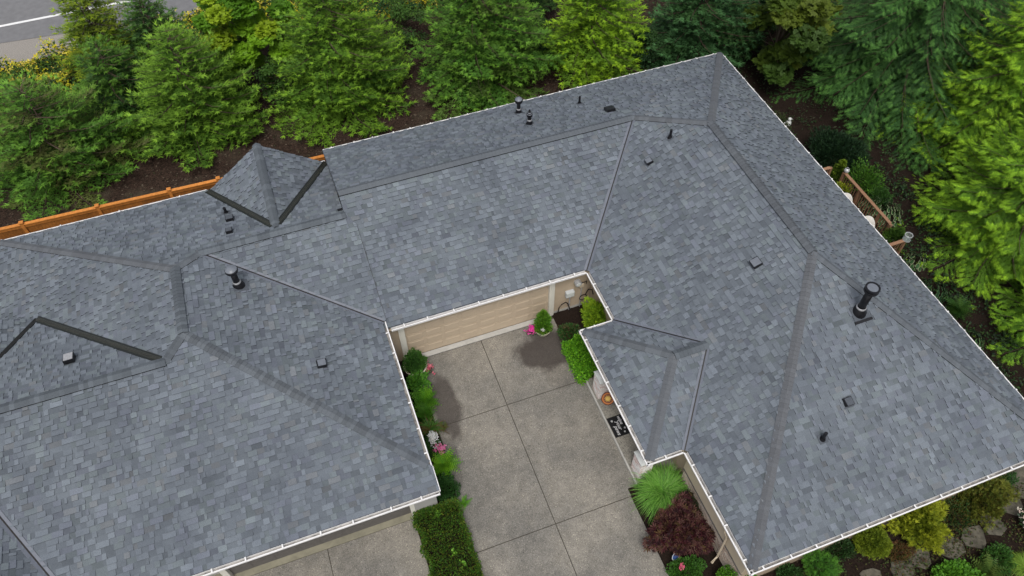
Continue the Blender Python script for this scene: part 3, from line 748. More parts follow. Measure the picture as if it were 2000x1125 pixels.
def boxvent(house, x, y, p, sz, label, top='ventgrey', hgt=.13):
    u, v, n_, _ = [Vector(q) for q in basis(p)]; c = Vector((x, y, Z(p, x, y)))+n_*.02
    sz *= .92; hgt *= 1.35; m = MB(); a = sz
    low = [c-u*a-v*a, c+u*a-v*a, c+u*a+v*a, c-u*a+v*a]; hi = [low[0]+n_*hgt, low[1]+n_*hgt, low[2]+n_*hgt*.7, low[3]+n_*hgt*.7]
    m.add(low+hi, [(0,3,2,1),(0,1,5,4),(1,2,6,5),(2,3,7,6),(3,0,4,7),(4,5,6,7)]); o = m.build('box_vent', M['black'], house); tag(o, label)
    m = MB(); q = [hi[0]+(u+v)*.02+n_*.008, hi[1]+(v-u)*.02+n_*.008, hi[2]-(u+v)*.02+n_*.008, hi[3]+(u-v)*.02+n_*.008]
    m.add(q+[s-n_*.01 for s in q], [(0,1,2,3),(4,7,6,5),(0,4,5,1),(1,5,6,2),(2,6,7,3),(3,7,4,0)]); m.build('lid', M[top], o)
    m = MB()
    m.obox(c-v*(a+.03)+n_*.012, u*(a+.05), v*.03, n_*.006); m.build('flange', M['deckroof'], o)
flue(HR, 7.22, -6.82, 's', 1.38, .135, .25, 'big', 'tall black flue with ringed cap near the right hip')
flue(HR, .58, 9.5, 'rear', .82, .085, .19, 'dome', 'tall black flue nearest the rear eave')
flue(HR, .44, 7.72, 'rear', .70, .085, .15, 'ball', 'shorter black flue with a pointed round cap')
flue(HL, -13.19, 2.76, 'Le', 1.0, .12, .24, 'dome', 'black flue with wide shiny cap near the left ridge')
pipe(HR, 3.36, 8.75, 'rear', .42, .05, 'thin black pipe on the rear slope')
pipe(HR, 5.06, 3.38, 'w', .42, .055, 'short black pipe near the top of the courtyard slope')
pipe(HR, 4.06, -10.1, 's', .42, .06, 'short black pipe on the front slope')
pipe(HL, -13.26, 7.5, 'Lrear', .32, .06, 'short black pipe beside the black dormer valley')
boxvent(HR, 3.99, 6.85, 'rear', .22, 'square black box vent on the rear slope', top='black', hgt=.12)
boxvent(HR, 3.98, 2.9, 'w', .15, 'small box vent high on the courtyard slope')
boxvent(HR, 4.94, -3.77, 'w', .19, 'grey topped box vent below the right ridge')
boxvent(HR, 5.42, -9.32, 's', .16, 'small box vent on the front slope', top='deckroof')
boxvent(HL, -11.02, -1.31, 'Le', .17, 'square box vent on the courtyard slope of the left house')
boxvent(HL, -13.11, 6.72, 'Lrear', .17, 'upper of the two small box vents beside the dormer', top='deckroof')
boxvent(HL, -13.15, 5.6, 'Lrear', .14, 'lower of the two small box vents beside the dormer', top='deckroof')
boxvent(HL, -19.28, 1.55, 'Lnw', .19, 'box vent with light square lid in the left roof valley', top='steel', hgt=.17)
m = MB(); m.box(-8.86, -8.66, 5.0, 5.12, 1.93, 2.0); m.build('ridge_end_opening', M['black'], HL)

# ---------------------------------------------------------------- foliage
def norm(a): return a/np.maximum(np.linalg.norm(a, axis=-1, keepdims=True), 1e-9)
def tri(*p): return [list(q) for q in p]
def T_tuft(n=7, spread=1.15, wid=.17, seed=0):
    r = np.random.default_rng(seed); T = []
    for i in range(n):
        a = (i/(n-1)-.5)*2*spread; l = 1-.35*abs(a)/spread; el = r.uniform(-.15, .45)
        d = np.array([cos(a)*cos(el), sin(a)*cos(el), sin(el)]); s = np.array([-sin(a), cos(a), r.uniform(-.5, .5)])*wid/2
        b = np.array([r.uniform(-.1, .35), 0, 0]); T.append([b-s, b+s, b+d*l])
    return np.array(T)
def T_frond(n=6, wid=.15, seed=1, droop=.35):
    """flat cedar spray: side branchlets along an axis, tips drooping"""
    r = np.random.default_rng(seed); T = []
    for i in range(n):
        x = .12+.75*i/n
        for s in (-1, 1):
            l = .6*(1-.5*i/n)*r.uniform(.7, 1.2); b = np.array([x, 0, -droop*x*x])
            d = norm(np.array([.75, s*.72, -droop*.9])); w = np.array([-d[1]*s, d[0]*s, 0])*wid/2
            T.append([b-w, b+w, b+d*l])
    T.append([[.0, -wid/3, 0], [.0, wid/3, 0], [1, 0, -droop]])
    return np.array(T)
def T_leaf(wid=.55):
    return np.array([tri((0,0,0), (.5,-wid/2,.08), (.5,0,0)), tri((0,0,0), (.5,0,0), (.5,wid/2,.08)), tri((.5,-wid/2,.08), (1,0,-.06), (.5,0,0)), tri((.5,0,0), (1,0,-.06), (.5,wid/2,.08))])
def T_star(k=5, wid=.2, spread=1.25):
    T = []
    for i in range(k):
        a = (i/(k-1)-.5)*2*spread; d = np.array([cos(a), sin(a), 0]); s = np.array([-sin(a), cos(a), 0])*wid/2
        l = 1-.3*abs(a)/spread; T += [[[0,0,0], d*.55*l+s, d*l+np.array([0,0,-.12])], [[0,0,0], d*l+np.array([0,0,-.12]), d*.55*l-s]]
    return np.array(T)
def T_lobed():
    T = []
    for i in range(5):
        a = (i/4-.5)*2.6; d = np.array([cos(a), sin(a), 0]); s = np.array([-sin(a), cos(a), 0])*.26; l = 1-.14*abs(i-2)
        T += [[[0,0,0], d*.6*l-s, d*l], [[0,0,0], d*l, d*.6*l+s]]
    return np.array(T)
def T_fernfrond():
    T = []
    for i in range(9):
        x = .08+i*.1; l = .24*sin(pi*min(1, .25+x*.8))
        for s in (-1, 1):
            b = np.array([x, 0, .35*x*(1-x)*2-.25*x*x]); d = np.array([.35, s, -.1]); T.append([b-np.array([.035,0,0]), b+np.array([.045,0,0]), b+d*l])
    return np.array(T)
TP = dict(tuft=T_tuft(6), tuft5=T_tuft(5, 1.0, .22, 3), fine=T_tuft(5, .5, .16, 5), frond=T_frond(4, .07), frondS=T_frond(4, .075, 4, .5), hem=T_frond(4, .065, 2, .2), leaf=T_leaf(), leafN=T_leaf(.3), leafR=T_leaf(.8), star=T_star(), lobed=T_lobed(), fern=T_fernfrond(),
    blade=np.array([tri((0,-.03,0), (0,.03,0), (.5,.02,.12)), tri((0,-.03,0), (.5,.02,.12), (.5,-.02,.12)), tri((.5,-.02,.12), (.5,.02,.12), (1,0,-.12))]),
    petal=np.array([tri((0,0,0), (1,-.5,.3), (1,.5,.3)), tri((0,0,0), (-.6,.9,.3), (-1,.1,.3)), tri((0,0,0), (-1,-.1,.3), (-.6,-.9,.3))]))
def scatter(name, temps, pos, fwd, up, scale, tone, mat, parent=None, stuff=False):
    pos, fwd, up = np.asarray(pos, float), norm(np.asarray(fwd, float)), np.asarray(up, float); scale = np.asarray(scale, float); tone = np.asarray(tone, float)
    V, C = [], []
    temps = temps if isinstance(temps, (list, tuple)) else [temps]
    if len(pos) > 3000 and parent is not None:            # sprays far outside the picture: fewer and larger
        pw = pos+np.array(parent.location)-camP; zc_ = pw@np.array(CF); px = CAM['f']*(pw@np.array(CR))/zc_; py = CAM['f']*(pw@np.array(CU))/zc_
        out = (np.abs(px) > 1080) | (np.abs(py) > 640); keep = ~out | (rng.random(len(pos)) < .28)
        scale = np.where(out, scale*1.7, scale); pos, fwd, up, scale, tone = pos[keep], fwd[keep], up[keep], scale[keep], tone[keep]
    side = norm(np.cross(up, fwd)); upv = np.cross(fwd, side)
    pick = rng.integers(0, len(temps), len(pos))
    for k, tn in enumerate(temps):
        t = TP[tn].reshape(-1, 3); sel = pick == k
        if not sel.any(): continue
        p = pos[sel][:, None, :]+scale[sel][:, None, None]*(t[None, :, 0:1]*fwd[sel][:, None, :]+t[None, :, 1:2]*side[sel][:, None, :]+t[None, :, 2:3]*upv[sel][:, None, :])
        V.append(p.reshape(-1, 3)); nT = len(t)//3
        C.append(np.repeat(tone[sel], nT, 0)*rng.uniform(.9, 1.1, (sel.sum()*nT, 1)))
    V = np.concatenate(V); C = np.concatenate(C)
    F = np.arange(len(V)).reshape(-1, 3)
    o = mesh_np(name, V, F, M[mat], parent, tone=C)
    if stuff: tag(o, kind='stuff')
    return o
NT = [0]
def palette(n, cols, j=.12, w=None):
    cols = np.array(cols); c = cols[rng.choice(len(cols), n, p=w)]
    return c*rng.uniform(1-j, 1+j, (n, 1))*rng.uniform(1-j*.4, 1+j*.4, (n, 3))

def conifer(name, x, y, H, r, label, cols, tip, temps=('tuft', 'tuft5'), ts=.2, levels=22, per=8, droop=.25, rise=.35, group=None, seed=0, twig=.42, step=.17, base=.03, power=.75, crook=.25, z0=ZG, mat='needles', limbcol='woodbark', cat='tree', dens=1., bare=.12):
    rg = np.random.default_rng(seed+100)
    root = empty(name, (x, y, z0), label, cat, group)
    tr = MB(); tr.tube([(0,0,0), (rg.uniform(-.1,.1), rg.uniform(-.1,.1), H*.5), (0,0,H*.97)], [.035*H*.5, .02*H*.5, .01], 7)
    P, Fw, U, S, T = [], [], [], [], []
    cols = np.array(cols); tip = np.array(tip)
    for li in range(levels):
        f = (li+rg.uniform(-.3, .3))/levels; f = min(max(f, 0), .985); h = H*(base+(1-base)*f)
        L0 = r*(1-f)**power+.12
        k = max(4, int(per*(.55+.45*(1-f))+.5)); a0 = rg.uniform(0, 6.3)
        for j in range(k):
            az = a0+2*pi*j/k+rg.uniform(-.25, .25); L = L0*rg.uniform(.72, 1.1)
            d = np.array([cos(az), sin(az), 0]); sd = np.array([-sin(az), cos(az), 0])
            curve = lambda t: d*L*t+sd*crook*L*.3*sin(t*2+az)+np.array([0,0,h+L*(rise*(1-f*.2)*t*(f)-droop*t*t+ .12*t**4*2)])
            pts = [curve(t) for t in (0, .35, .7, 1)]
            if L > .5: tr.tube(pts, [.012+.012*L, .01+.008*L, .012, .005], 3, cap=False)
            bc = cols[rg.integers(len(cols))]*rg.uniform(.85, 1.15)
            s = bare+ .03
            m_ = max(2, int(L*(1-bare)/step*dens))
            for i in range(m_+1):
                t = bare+(1-bare)*(i+rg.uniform(-.3,.3))/m_; t = min(max(t, .05), 1.)
                p0 = curve(t); fd = norm(curve(min(t+.05, 1.05))-curve(t-.03)+1e-6)
                ends = [(0, .01)] if i == m_ else [(-1, 1), (1, 1)]
                for sgn, q in ends:
                    tl = L*twig*(1-t*.72)*rg.uniform(.7, 1.15)+.1 if q == 1 else .05
                    ang = rg.uniform(.65, 1.05)
                    td = norm(fd*cos(ang)+sd*sgn*sin(ang)+np.array([0,0,rg.uniform(-.12,.1)-droop*.2])) if sgn else fd
                    kk = max(1, int(tl/(ts*.62)))
                    for m2 in range(kk):
                        u = (m2+.5)/kk*tl
                        pp = p0+td*u+np.array([0,0,-droop*.25*u*u+rg.uniform(-.03,.04)])
                        P.append(pp); dd = norm(td+rg.normal(0, .26 if 'cedar' in name else .17, 3)+fd*.25); Fw.append(dd); U.append(norm(np.array([0,0,1])+rg.normal(0, .25, 3)))
                        last = m2 == kk-1
                        S.append(ts*rg.uniform(.85, 1.25)*(1.1 if last else 1))
                        g_ = (.95 if last else .2)*(.35+.65*t)*rg.uniform(.6, 1.2)
                        T.append(bc*(1-g_)+tip*g_)
    # leader
    for i in range(5):
        P.append(np.array([0,0,H*(.97)+i*.03*H*.1])); Fw.append(norm(np.array([rg.normal(0,.4), rg.normal(0,.4), 1]))); U.append(np.array([1,0,0.1])); S.append(ts); T.append(tip)
    tr.build('trunk', M[limbcol], root)
    o = scatter('crown', temps, P, Fw, U, S, T, mat, root)
    NT[0] += len(o.data.polygons)
    return root
def broadleaf(name, x, y, H, r, label, cols, temp='leaf', ls=.16, n=9000, seed=0, layers=0, cat='tree', group=None, z0=ZG, mat='foliage', flat=.7, crown_z=.62, rz=None, clumps=40):
    rg = np.random.default_rng(seed+500); root = empty(name, (x, y, z0), label, cat, group)
    tr = MB(); tr.tube([(0,0,0), (.05,0,H*.3), (0,.05,H*.6)], [.1, .07, .05], 7)
    P, Fw, U, S, T = [], [], [], [], []; cols = np.array(cols); rz = rz or H*.38
    for c in range(clumps):
        a = rg.uniform(0, 6.3); q = rg.uniform(0, 1)**.6; zz = rg.uniform(-1, 1)
        rr = r*q*math.sqrt(max(.05, 1-zz*zz*.8)); c0 = np.array([rr*cos(a), rr*sin(a), H*crown_z+zz*rz])
        tr.tube([(0,0,H*.35), (c0*.5+np.array([0,0,H*.2])), c0], [.03, .02, .006], 3, cap=False)
        cr = r*rg.uniform(.2, .36); k = n//clumps; bc = cols[rg.integers(len(cols))]*rg.uniform(.85, 1.15)
        pp = rg.normal(0, 1, (k, 3)); pp = norm(pp)*cr*(rg.uniform(0, 1, (k, 1))**.4); pp[:, 2] *= .45
        P.append(c0+pp); fw = norm(pp+np.array([0,0,-.15])+rg.normal(0,.35,(k,3))*cr); Fw.append(fw); U.append(np.array([0,0,1])+rg.normal(0,.3,(k,3)))
        S.append(ls*rg.uniform(.7, 1.25, k)); T.append(bc*rg.uniform(.82, 1.2, (k,1)))
    tr.build('trunk', M['woodbark'], root)
    o = scatter('crown', temp, np.concatenate(P), np.concatenate(Fw), np.concatenate(U), np.concatenate(S), np.concatenate(T), mat, root); NT[0] += len(o.data.polygons)
    return root
def shrub(name, x, y, rx, ry, h, label, cols, temp='leaf', ls=.07, n=2500, seed=0, cat='shrub', group=None, z0=ZG, mat='foliage', box=False, lump=.12, upness=.4, parent=None, tips=None, rz=0, cone=0, loc=None):
    rg = np.random.default_rng(seed+900)
    root = parent if parent is not None else empty(name, (x, y, z0), label, cat, group, rz=rz)
    off = np.array(loc if loc is not None else (0, 0, 0), float)
    if box:
        u = rg.uniform(-1, 1, (n, 3)); top = rg.uniform(0, 1, n) < .62
        p = u.copy(); p[top, 2] = 1; sd = ~top; ax = rg.integers(0, 2, n)
        p[sd & (ax == 0), 0] = np.sign(u[sd & (ax == 0), 0]); p[sd & (ax == 1), 1] = np.sign(u[sd & (ax == 1), 1])
        nn = np.zeros((n, 3)); nn[top, 2] = 1; nn[sd & (ax == 0), 0] = p[sd & (ax == 0), 0]; nn[sd & (ax == 1), 1] = p[sd & (ax == 1), 1]
        e_ = np.abs(p[:, 0])**6+np.abs(p[:, 1])**6
        p[:, 2] = (p[:, 2]+1)/2; p[:, 2] -= .10*np.clip(e_-.5, 0, 1)*(p[:, 2] > .9)
        p = p*np.array([rx, ry, h]); p += nn*(lump*.35*(np.sin(p[:, :1]*7+seed)*np.sin(p[:, 1:2]*6)+rg.normal(0, .35, (n, 1))))-nn*(rg.uniform(0, .12, (n, 1)))
    else:
        nn = norm(rg.normal(0, 1, (n, 3))); nn[:, 2] = np.abs(nn[:, 2])*1.0-.12; nn = norm(nn)
        az = np.arctan2(nn[:, 1], nn[:, 0]); lb = 1+lump*(np.sin(az*3+seed)+.7*np.sin(az*7+nn[:, 2]*6+seed*2)+.6*np.sin(nn[:, 2]*9+az*2))
        q = (rg.uniform(0, 1, n)**.35)*lb
        p = nn*q[:, None]*np.array([rx, ry, 1]); p[:, 2] = p[:, 2]*h*.55+h*.42
        if cone:
            zz = np.clip(p[:, 2]/h, 0, 1); k = (1-zz)**.8*1.15+.05; a2 = rg.uniform(0, 6.3, n); rr = rg.uniform(0, 1, n)**.4
            zz = rg.uniform(0, 1, n)**1.2; k = (1-zz)**.62*(1+.16*np.sin(a2*3+zz*9+seed)+.12*np.sin(a2*5-zz*14))*(.78+.3*np.minimum(1, zz*3))
            p = np.stack([rx*k*rr*np.cos(a2), ry*k*rr*np.sin(a2), zz*h], 1)*np.array([1,1,1]); nn = norm(np.stack([np.cos(a2), np.sin(a2), np.full(n, .5)], 1))
    st = MB()
    for i in range(7):
        a = i*.9+seed; st.tube([(off[0], off[1], off[2]), (off[0]+.5*rx*cos(a), off[1]+.5*ry*sin(a), off[2]+h*.6)], [.02, .006], 3, cap=False)
    cols = np.array(cols); T = cols[rg.choice(len(cols), n)]*rg.uniform(.8, 1.2, (n, 1))
    if tips is not None:
        g_ = np.clip((np.linalg.norm(p/np.array([rx, ry, h]), axis=1)-.75)*3, 0, 1)*rg.uniform(.3, 1, n); T = T*(1-g_[:, None])+np.array(tips)*g_[:, None]
    fw = norm(nn+np.array([0,0,upness])+rg.normal(0, .45, (n, 3)))
    sto = st.build('stems', M['woodbark'], root)
    o = scatter('foliage', temp, p+off, fw, norm(rg.normal(0, .5, (n, 3))+np.array([0,0,1])+nn*.3), ls*rg.uniform(.7, 1.3, n), T, mat, root); NT[0] += len(o.data.polygons)
    return root
def flowers(parent, pts, cols, s=.05, name='flowers', k=1):
    return tag(flowers_(parent, pts, cols, s, name), kind='stuff')
def flowers_(parent, pts, cols, s, name):
    pts = np.array(pts); n = len(pts)
    return scatter(name, 'petal', pts, rng.normal(0, 1, (n, 3))*np.array([1,1,.2]), np.array([0,-.2,1])+rng.normal(0, .3, (n, 3)), s*rng.uniform(.8, 1.3, n), palette(n, cols), 'flower', parent)

G_mid = [(.07,.165,.016), (.05,.13,.015), (.09,.185,.016)]
G_dark = [(.022,.065,.018), (.03,.08,.018), (.018,.055,.016)]
G_yel = [(.10,.15,.014), (.075,.13,.016), (.13,.17,.016)]
G_br = [(.05,.13,.014), (.07,.16,.015), (.04,.11,.014)]
SPR = 'spruces behind the houses'
def sp(x, y, H, r, label, cols, tip, seed, **k):
    q = dict(levels=17, per=9, ts=.25, crook=.5, group=SPR, step=.2); q.update(k)
    return conifer('spruce_tree', x, y, H, r, label, cols, tip, seed=seed, **q)
sp(-6.4, 17.9, 8.6, 3.85, 'broad mid green spruce behind the rear roof, left of the bare brown gap', G_mid, (.22,.40,.03), 1, levels=21, per=10)
sp(-14.0, 18.3, 6.2, 3.8, 'green spruce with light tips standing behind the pointed dormer roof', G_mid, (.24,.43,.04), 2, droop=.16)
sp(-21.0, 17.7, 5.2, 4.3, 'wide open spruce with brown twigs showing, behind the orange fence', [(.06,.15,.02), (.085,.085,.028), (.05,.13,.018)], (.18,.38,.04), 3, levels=14, droop=.14, dens=.85)
sp(-25.6, 22.6, 5.6, 2.9, 'small spruce at the left edge beside the road', G_mid, (.17,.34,.04), 4, levels=14, per=8)
sp(-18.3, 25.0, 6.9, 2.6, 'yellow green spruce standing against the grey road', [(.09,.165,.014), (.07,.14,.014), (.12,.17,.016)], (.28,.38,.02), 5, per=8, droop=.3)
sp(-15.5, 24.3, 5.0, 2.6, 'soft green spruce right of the yellow green one near the road', G_dark+G_mid[:2], (.12,.25,.05), 6, per=8, rise=.5)
sp(-17.9, 21.4, 4.4, 2.7, 'low dark spruce between the wide open one and the yellow green one', G_mid[1:2]+G_dark[:1], (.13,.27,.03), 13, levels=12, per=8)
sp(1.3, 16.5, 8.8, 4.3, 'dark green drooping spruce behind the two rear roof flues', [(.045,.13,.016), (.055,.14,.016), (.055,.095,.018)], (.15,.32,.03), 7, levels=21, per=10, droop=.36)
sp(7.6, 16.0, 8.0, 3.3, 'bright lime green spruce, the brightest behind the rear eave', [(.08,.18,.014), (.11,.22,.014)], (.30,.50,.02), 8, levels=20, droop=.34)
sp(13.2, 14.2, 7.5, 3.6, 'dark bluish green fir right of the lime green spruce', G_dark, (.07,.18,.06), 9, droop=.3)
sp(4.6, 22.2, 8.5, 3.4, 'dark spruce behind and between the drooping one and the lime green one', G_dark, (.08,.17,.03), 10, per=8)
sp(19.5, 18.2, 9.5, 4.2, 'very dark fir at the top edge behind the broad leaved tree', G_dark, (.06,.14,.04), 12)
broadleaf('maple_tree', -10.3, 21.6, 5.8, 2.5, 'bright yellow green broad leaved tree between two spruces near the road', [(.12,.28,.014), (.17,.34,.014), (.09,.22,.014), (.26,.38,.016)], 'lobed', .19, 13000, seed=1, rz=2.6)
broadleaf('maple_tree', 16.2, 11.4, 5.6, 2.9, 'olive green vine maple with flat layered leaves behind the roof corner', [(.075,.125,.014), (.11,.155,.016), (.05,.10,.015)], 'lobed', .25, 8500, seed=2, rz=2.4)
for i_, (bx_, by_, bh_, br_, lb_) in enumerate([(-9.6, 19.3, 2.6, 1.3, 'leafy bush in the gap between the two nearest spruces'), (-2.2, 21.8, 3.0, 1.8, 'green bush in the far gap above the bare brown path'), (-14.2, 22.6, 2.6, 1.8, 'green bush behind the light tipped spruce'), (-23.0, 21.2, 2.8, 2.0, 'green bush behind the wide open spruce at the left'), (4.6, 17.6, 2.6, 1.4, 'dark bush between the drooping spruce and the lime green one'), (10.6, 15.0, 2.4, 1.3, 'dark bush between the lime green spruce and the bluish fir')]):
    broadleaf('bush_tree', bx_, by_, bh_, br_, lb_, [(.05,.12,.016), (.035,.09,.016), (.07,.15,.016)] if i_ < 4 else [(.02,.06,.016), (.03,.08,.016)], 'leaf', .14, 3600, seed=60+i_, cat='bush', crown_z=.5)
broadleaf('bush_tree', -2.0, 25.0, 3.0, 2.2, 'deep green leafy bush at the foot of the yellow flowers, top of the picture', [(.02,.075,.02), (.03,.09,.025)], 'leaf', .14, 3500, seed=3, cat='bush')
HEM = 'conifers on the right side'
conifer('hemlock_tree', 22.6, 7.9, 12.5, 6.9, 'large dark hemlock with long drooping branches right of the roof corner', [(.028,.085,.022), (.036,.105,.022), (.02,.06,.018)], (.11,.27,.05), temps=('hem', 'hem', 'frond'), ts=.28, seed=20, levels=28, per=12, droop=.42, rise=.2, twig=.3, step=.17, power=.65, group=HEM, bare=.2)
conifer('cedar_tree', 20.3, -3.2, 8.2, 4.6, 'bright yellow green cedar nearest the right edge of the roof', [(.07,.175,.016), (.09,.21,.016), (.05,.13,.016)], (.34,.60,.03), temps=('frond', 'frondS'), ts=.27, seed=21, levels=22, per=12, droop=.3, twig=.34, step=.14, power=.62, group=HEM)
conifer('cedar_tree', 24.0, 2.6, 10.0, 5.0, 'tall yellow green cedar in the upper right, behind the nearest cedar', [(.07,.18,.016), (.09,.215,.016), (.055,.14,.016)], (.35,.60,.03), temps=('frond', 'frondS'), ts=.28, seed=22, levels=24, per=12, droop=.3, twig=.34, step=.16, power=.62, group=HEM)
conifer('cedar_tree', 19.0, -8.6, 6.2, 3.6, 'lowest green cedar at the right edge of the picture', [(.06,.16,.016), (.08,.19,.016)], (.28,.52,.03), temps=('frond', 'frondS'), ts=.27, seed=23, levels=17, per=12, droop=.3, twig=.34, step=.14, power=.62, group=HEM)
conifer('cedar_tree', 30.0, 8.5, 11, 4.6, 'green cedar in the top right corner', [(.06,.16,.016), (.075,.18,.016)], (.25,.48,.03), temps=('frond', 'frondS'), ts=.28, seed=24, levels=20, per=10, droop=.3, twig=.34, step=.26, power=.62, group=HEM)
# bank of yellow flowers and undergrowth
def cover(name, x0, x1_, yfun, n, cols, temp, ls, label, mat='foliage', z=ZG, h=.35, seed=0, clump=1.):
    rg = np.random.default_rng(seed+70); xs = rg.uniform(x0, x1_, n); lo = np.array([yfun(x)[0] for x in xs]); hi = np.array([yfun(x)[1] for x in xs])
    ys = lo+(hi-lo)*rg.uniform(0, 1, n); keep = (np.sin(xs*1.9+seed)*np.sin(ys*2.3+xs)+rg.normal(0, .5, n)) > -clump
    xs, ys = xs[keep], ys[keep]; m_ = len(xs); hh = h*(.5+.5*np.sin(xs*2.1)*np.cos(ys*1.7)); zs = z+rg.uniform(0, 1, m_)*np.abs(hh)+.02
    o = scatter(name, temp, np.stack([xs, ys, zs], 1), rg.normal(0, 1, (m_, 3))*np.array([1,1,.5])+np.array([0,0,.4]), np.array([0,0,1])+rg.normal(0,.3,(m_,3)), ls*rg.uniform(.6, 1.4, m_), palette(m_, cols, .25), mat)
    NT[0] += len(o.data.polygons); return tag(o, label, kind='stuff')
bank = lambda x: (23.8+.1*(x+20) if x < -8 else 24.4, 28.1+.12*(x+20) if x < -8 else 29)
cover('bank_greenery', -27, 2, bank, 17000, [(.05,.11,.02), (.09,.16,.02), (.03,.08,.02)], 'leaf', .2, 'green weeds on the bank below the road', h=.9, seed=1, clump=2)
cover('yellow_flowers', -27, 2, bank, 17000, [(.66,.56,.02), (.5,.5,.03), (.72,.62,.1)], 'petal', .085, 'yellow flowers scattered over the bank below the road', mat='flower', h=1.4, seed=2, clump=.1)
cover('shade_groundcover', 12.8, 34, lambda x: (1, 22), 22000, [(.018,.05,.016), (.03,.07,.018), (.035,.04,.018)], 'leaf', .13, 'dark low plants under the trees on the right', h=.45, seed=3, clump=-.1)
cover('twig_litter', -26, 12, lambda x: (12.5, 25), 9000, [(.08,.052,.034), (.11,.08,.05), (.05,.03,.02), (.04,.06,.02)], 'fine', .11, 'brown twigs and litter on the mulch behind the houses', mat='needles', h=.04, seed=4, clump=-.2)
cover('garden_groundcover', .9, 15, lambda x: (-19, -12.9), 26000, [(.05,.07,.016), (.08,.075,.02), (.075,.04,.02), (.035,.065,.014), (.06,.09,.016)], 'leaf', .08, 'mixed low green and russet ground cover in the lower right garden', h=.28, seed=5, clump=.1)
cover('side_groundcover', 12.9, 18, lambda x: (-12, 3), 12000, [(.02,.05,.014), (.04,.085,.018), (.012,.03,.012)], 'leaf', .13, 'low dark plants along the right side of the house', h=.35, seed=6, clump=0)

# ---------------------------------------------------------------- fence, deck
fn = empty('wooden_fence', (-15.8, 11.95, ZG), 'orange stained cedar fence behind the left house', 'fence', rz=-.028)
posts = [-9.6, -6.55, -3.3, -.1, 2.15, 5.0, 7.9]
CW = np.array([.50,.19,.04])
def wood(name, m, parent, col, mat='cedarwood', loc=None, j=.12):
    t = np.array(col)*random.uniform(1-j, 1+j); return m.build(name, M[mat], parent, tone=np.tile(t, (len(m.f), 1)), loc=loc)
me_board = None
for i in range(118):
    x = -9.5+i*.148
    if me_board is None or i % 5 == 0:
        m = MB(); m.box(-.07, .07, -.01, .01, 0, 1.72); o = wood('fence_board', m, fn, CW*.62, loc=(x, 0, 0), j=.2); me_board = o.data
    else: o = bpy.data.objects.new('fence_board', me_board); o.location = (x, 0, 0); link(o, fn)
for i in range(len(posts)-1):
    a, b = posts[i], posts[i+1]
    m = MB(); m.box(a+.07, b-.07, -.085, .085, 1.78, 1.82); wood('cap_rail', m, fn, CW*1.1)
    m = MB(); m.box(a+.07, b-.07, -.05, -.012, 1.62, 1.78); wood('top_rail', m, fn, CW*.9)
    m = MB(); m.box(a+.07, b-.07, -.05, -.012, .25, .38); wood('bottom_rail', m, fn, CW*.8)
for x in posts:
    m = MB(); m.box(x-.07, x+.07, -.075, .075, 0, 1.9); m.box(x-.095, x+.095, -.1, .1, 1.9, 1.93); wood('fence_post', m, fn, CW*1.05)
dk = empty('wooden_deck', (13.2, 0, ZG), 'brown timber deck with slatted railing on the right side of the house', 'deck')
DW = np.array([.26,.145,.085])
for i in range(15):
    m = MB(); m.box(-1.1+i*.145, -1.1+i*.145+.135, -2.5, 2.5, .62, .65); wood('deck_board', m, dk, DW*.8, 'deckwood', j=.15)
zt = 1.75
def rail(a, b, nb):
    A, B = Vector((*a, 0)), Vector((*b, 0)); d = (B-A).normalized(); L = (B-A).length; s = Vector((-d.y, d.x, 0)); md = (A+B)/2
    m = MB(); m.obox(md+Vector((0,0,zt)), d*L/2, s*.075, Vector((0,0,.02))); wood('top_rail', m, dk, DW*1.15, 'deckwood')
    m = MB(); m.obox(md+Vector((0,0,.78)), d*L/2, s*.03, Vector((0,0,.02))); wood('bottom_rail', m, dk, DW*.8, 'deckwood')
    for i in range(nb):
        m = MB(); m.box(-.018, .018, -.018, .018, .8, zt-.02); wood('baluster', m, dk, DW*.8, 'deckwood', loc=A+d*L*(i+.5)/nb)
rail((1.0, 1.95), (1.0, -1.45), 24); rail((-.6, 2.52), (.55, 2.52), 8); rail((-.6, -2.5), (1.0, -2.5), 10)
for px_, py_ in ((1.0, 2.0), (1.0, .75), (1.0, -.75), (1.0, -1.5), (1.0, -2.5), (.6, 2.52)):
    m = MB(); m.box(px_-.06, px_+.06, py_-.06, py_+.06, 0, zt-.02); wood('deck_post', m, dk, DW*.95, 'deckwood')
def wicker_chair(x, y, rz, label):
    c = empty('patio_chair', (x, y, ZG+.65), label, 'chair', 'white chairs on the deck', rz=rz)
    m = MB(); m.lathe([(.001, .44), (.3, .45), (.33, .42), (.3, .38), (.001, .38)], n=18); m.build('seat', M['chair'], c, smooth=True)
    m = MB(); N = 14
    for i in range(N+1):
        a = pi*(.0+i/N); h = .55+.5*sin(a)
        for r_, zz in ((.34, .42), (.40, h)): m.v.append((r_*cos(a), r_*sin(a), zz))
        for r_, zz in ((.31, .42), (.37, h)): m.v.append((r_*cos(a), r_*sin(a), zz))
    for i in range(N):
        b = i*4; q = b+4; m.f += [[b,q,q+1,b+1],[b+2,b+3,q+3,q+2],[b+1,q+1,q+3,b+3]]; m.m += [0,0,0]
    m.build('backrest', M['chair'], c, smooth=True)
    for sx, sy in ((-1,-1),(1,-1),(1,1),(-1,1)):
        m = MB(); m.tube([(.22*sx,.22*sy,.4), (.27*sx,.27*sy,0)], .022, 6); m.build('leg', M['chair'], c)
wicker_chair(13.28, .62, -1.1, 'white rounded patio chair near the potted golden conifer')
wicker_chair(13.38, -.98, -.9, 'white rounded patio chair in the middle of the deck railing')

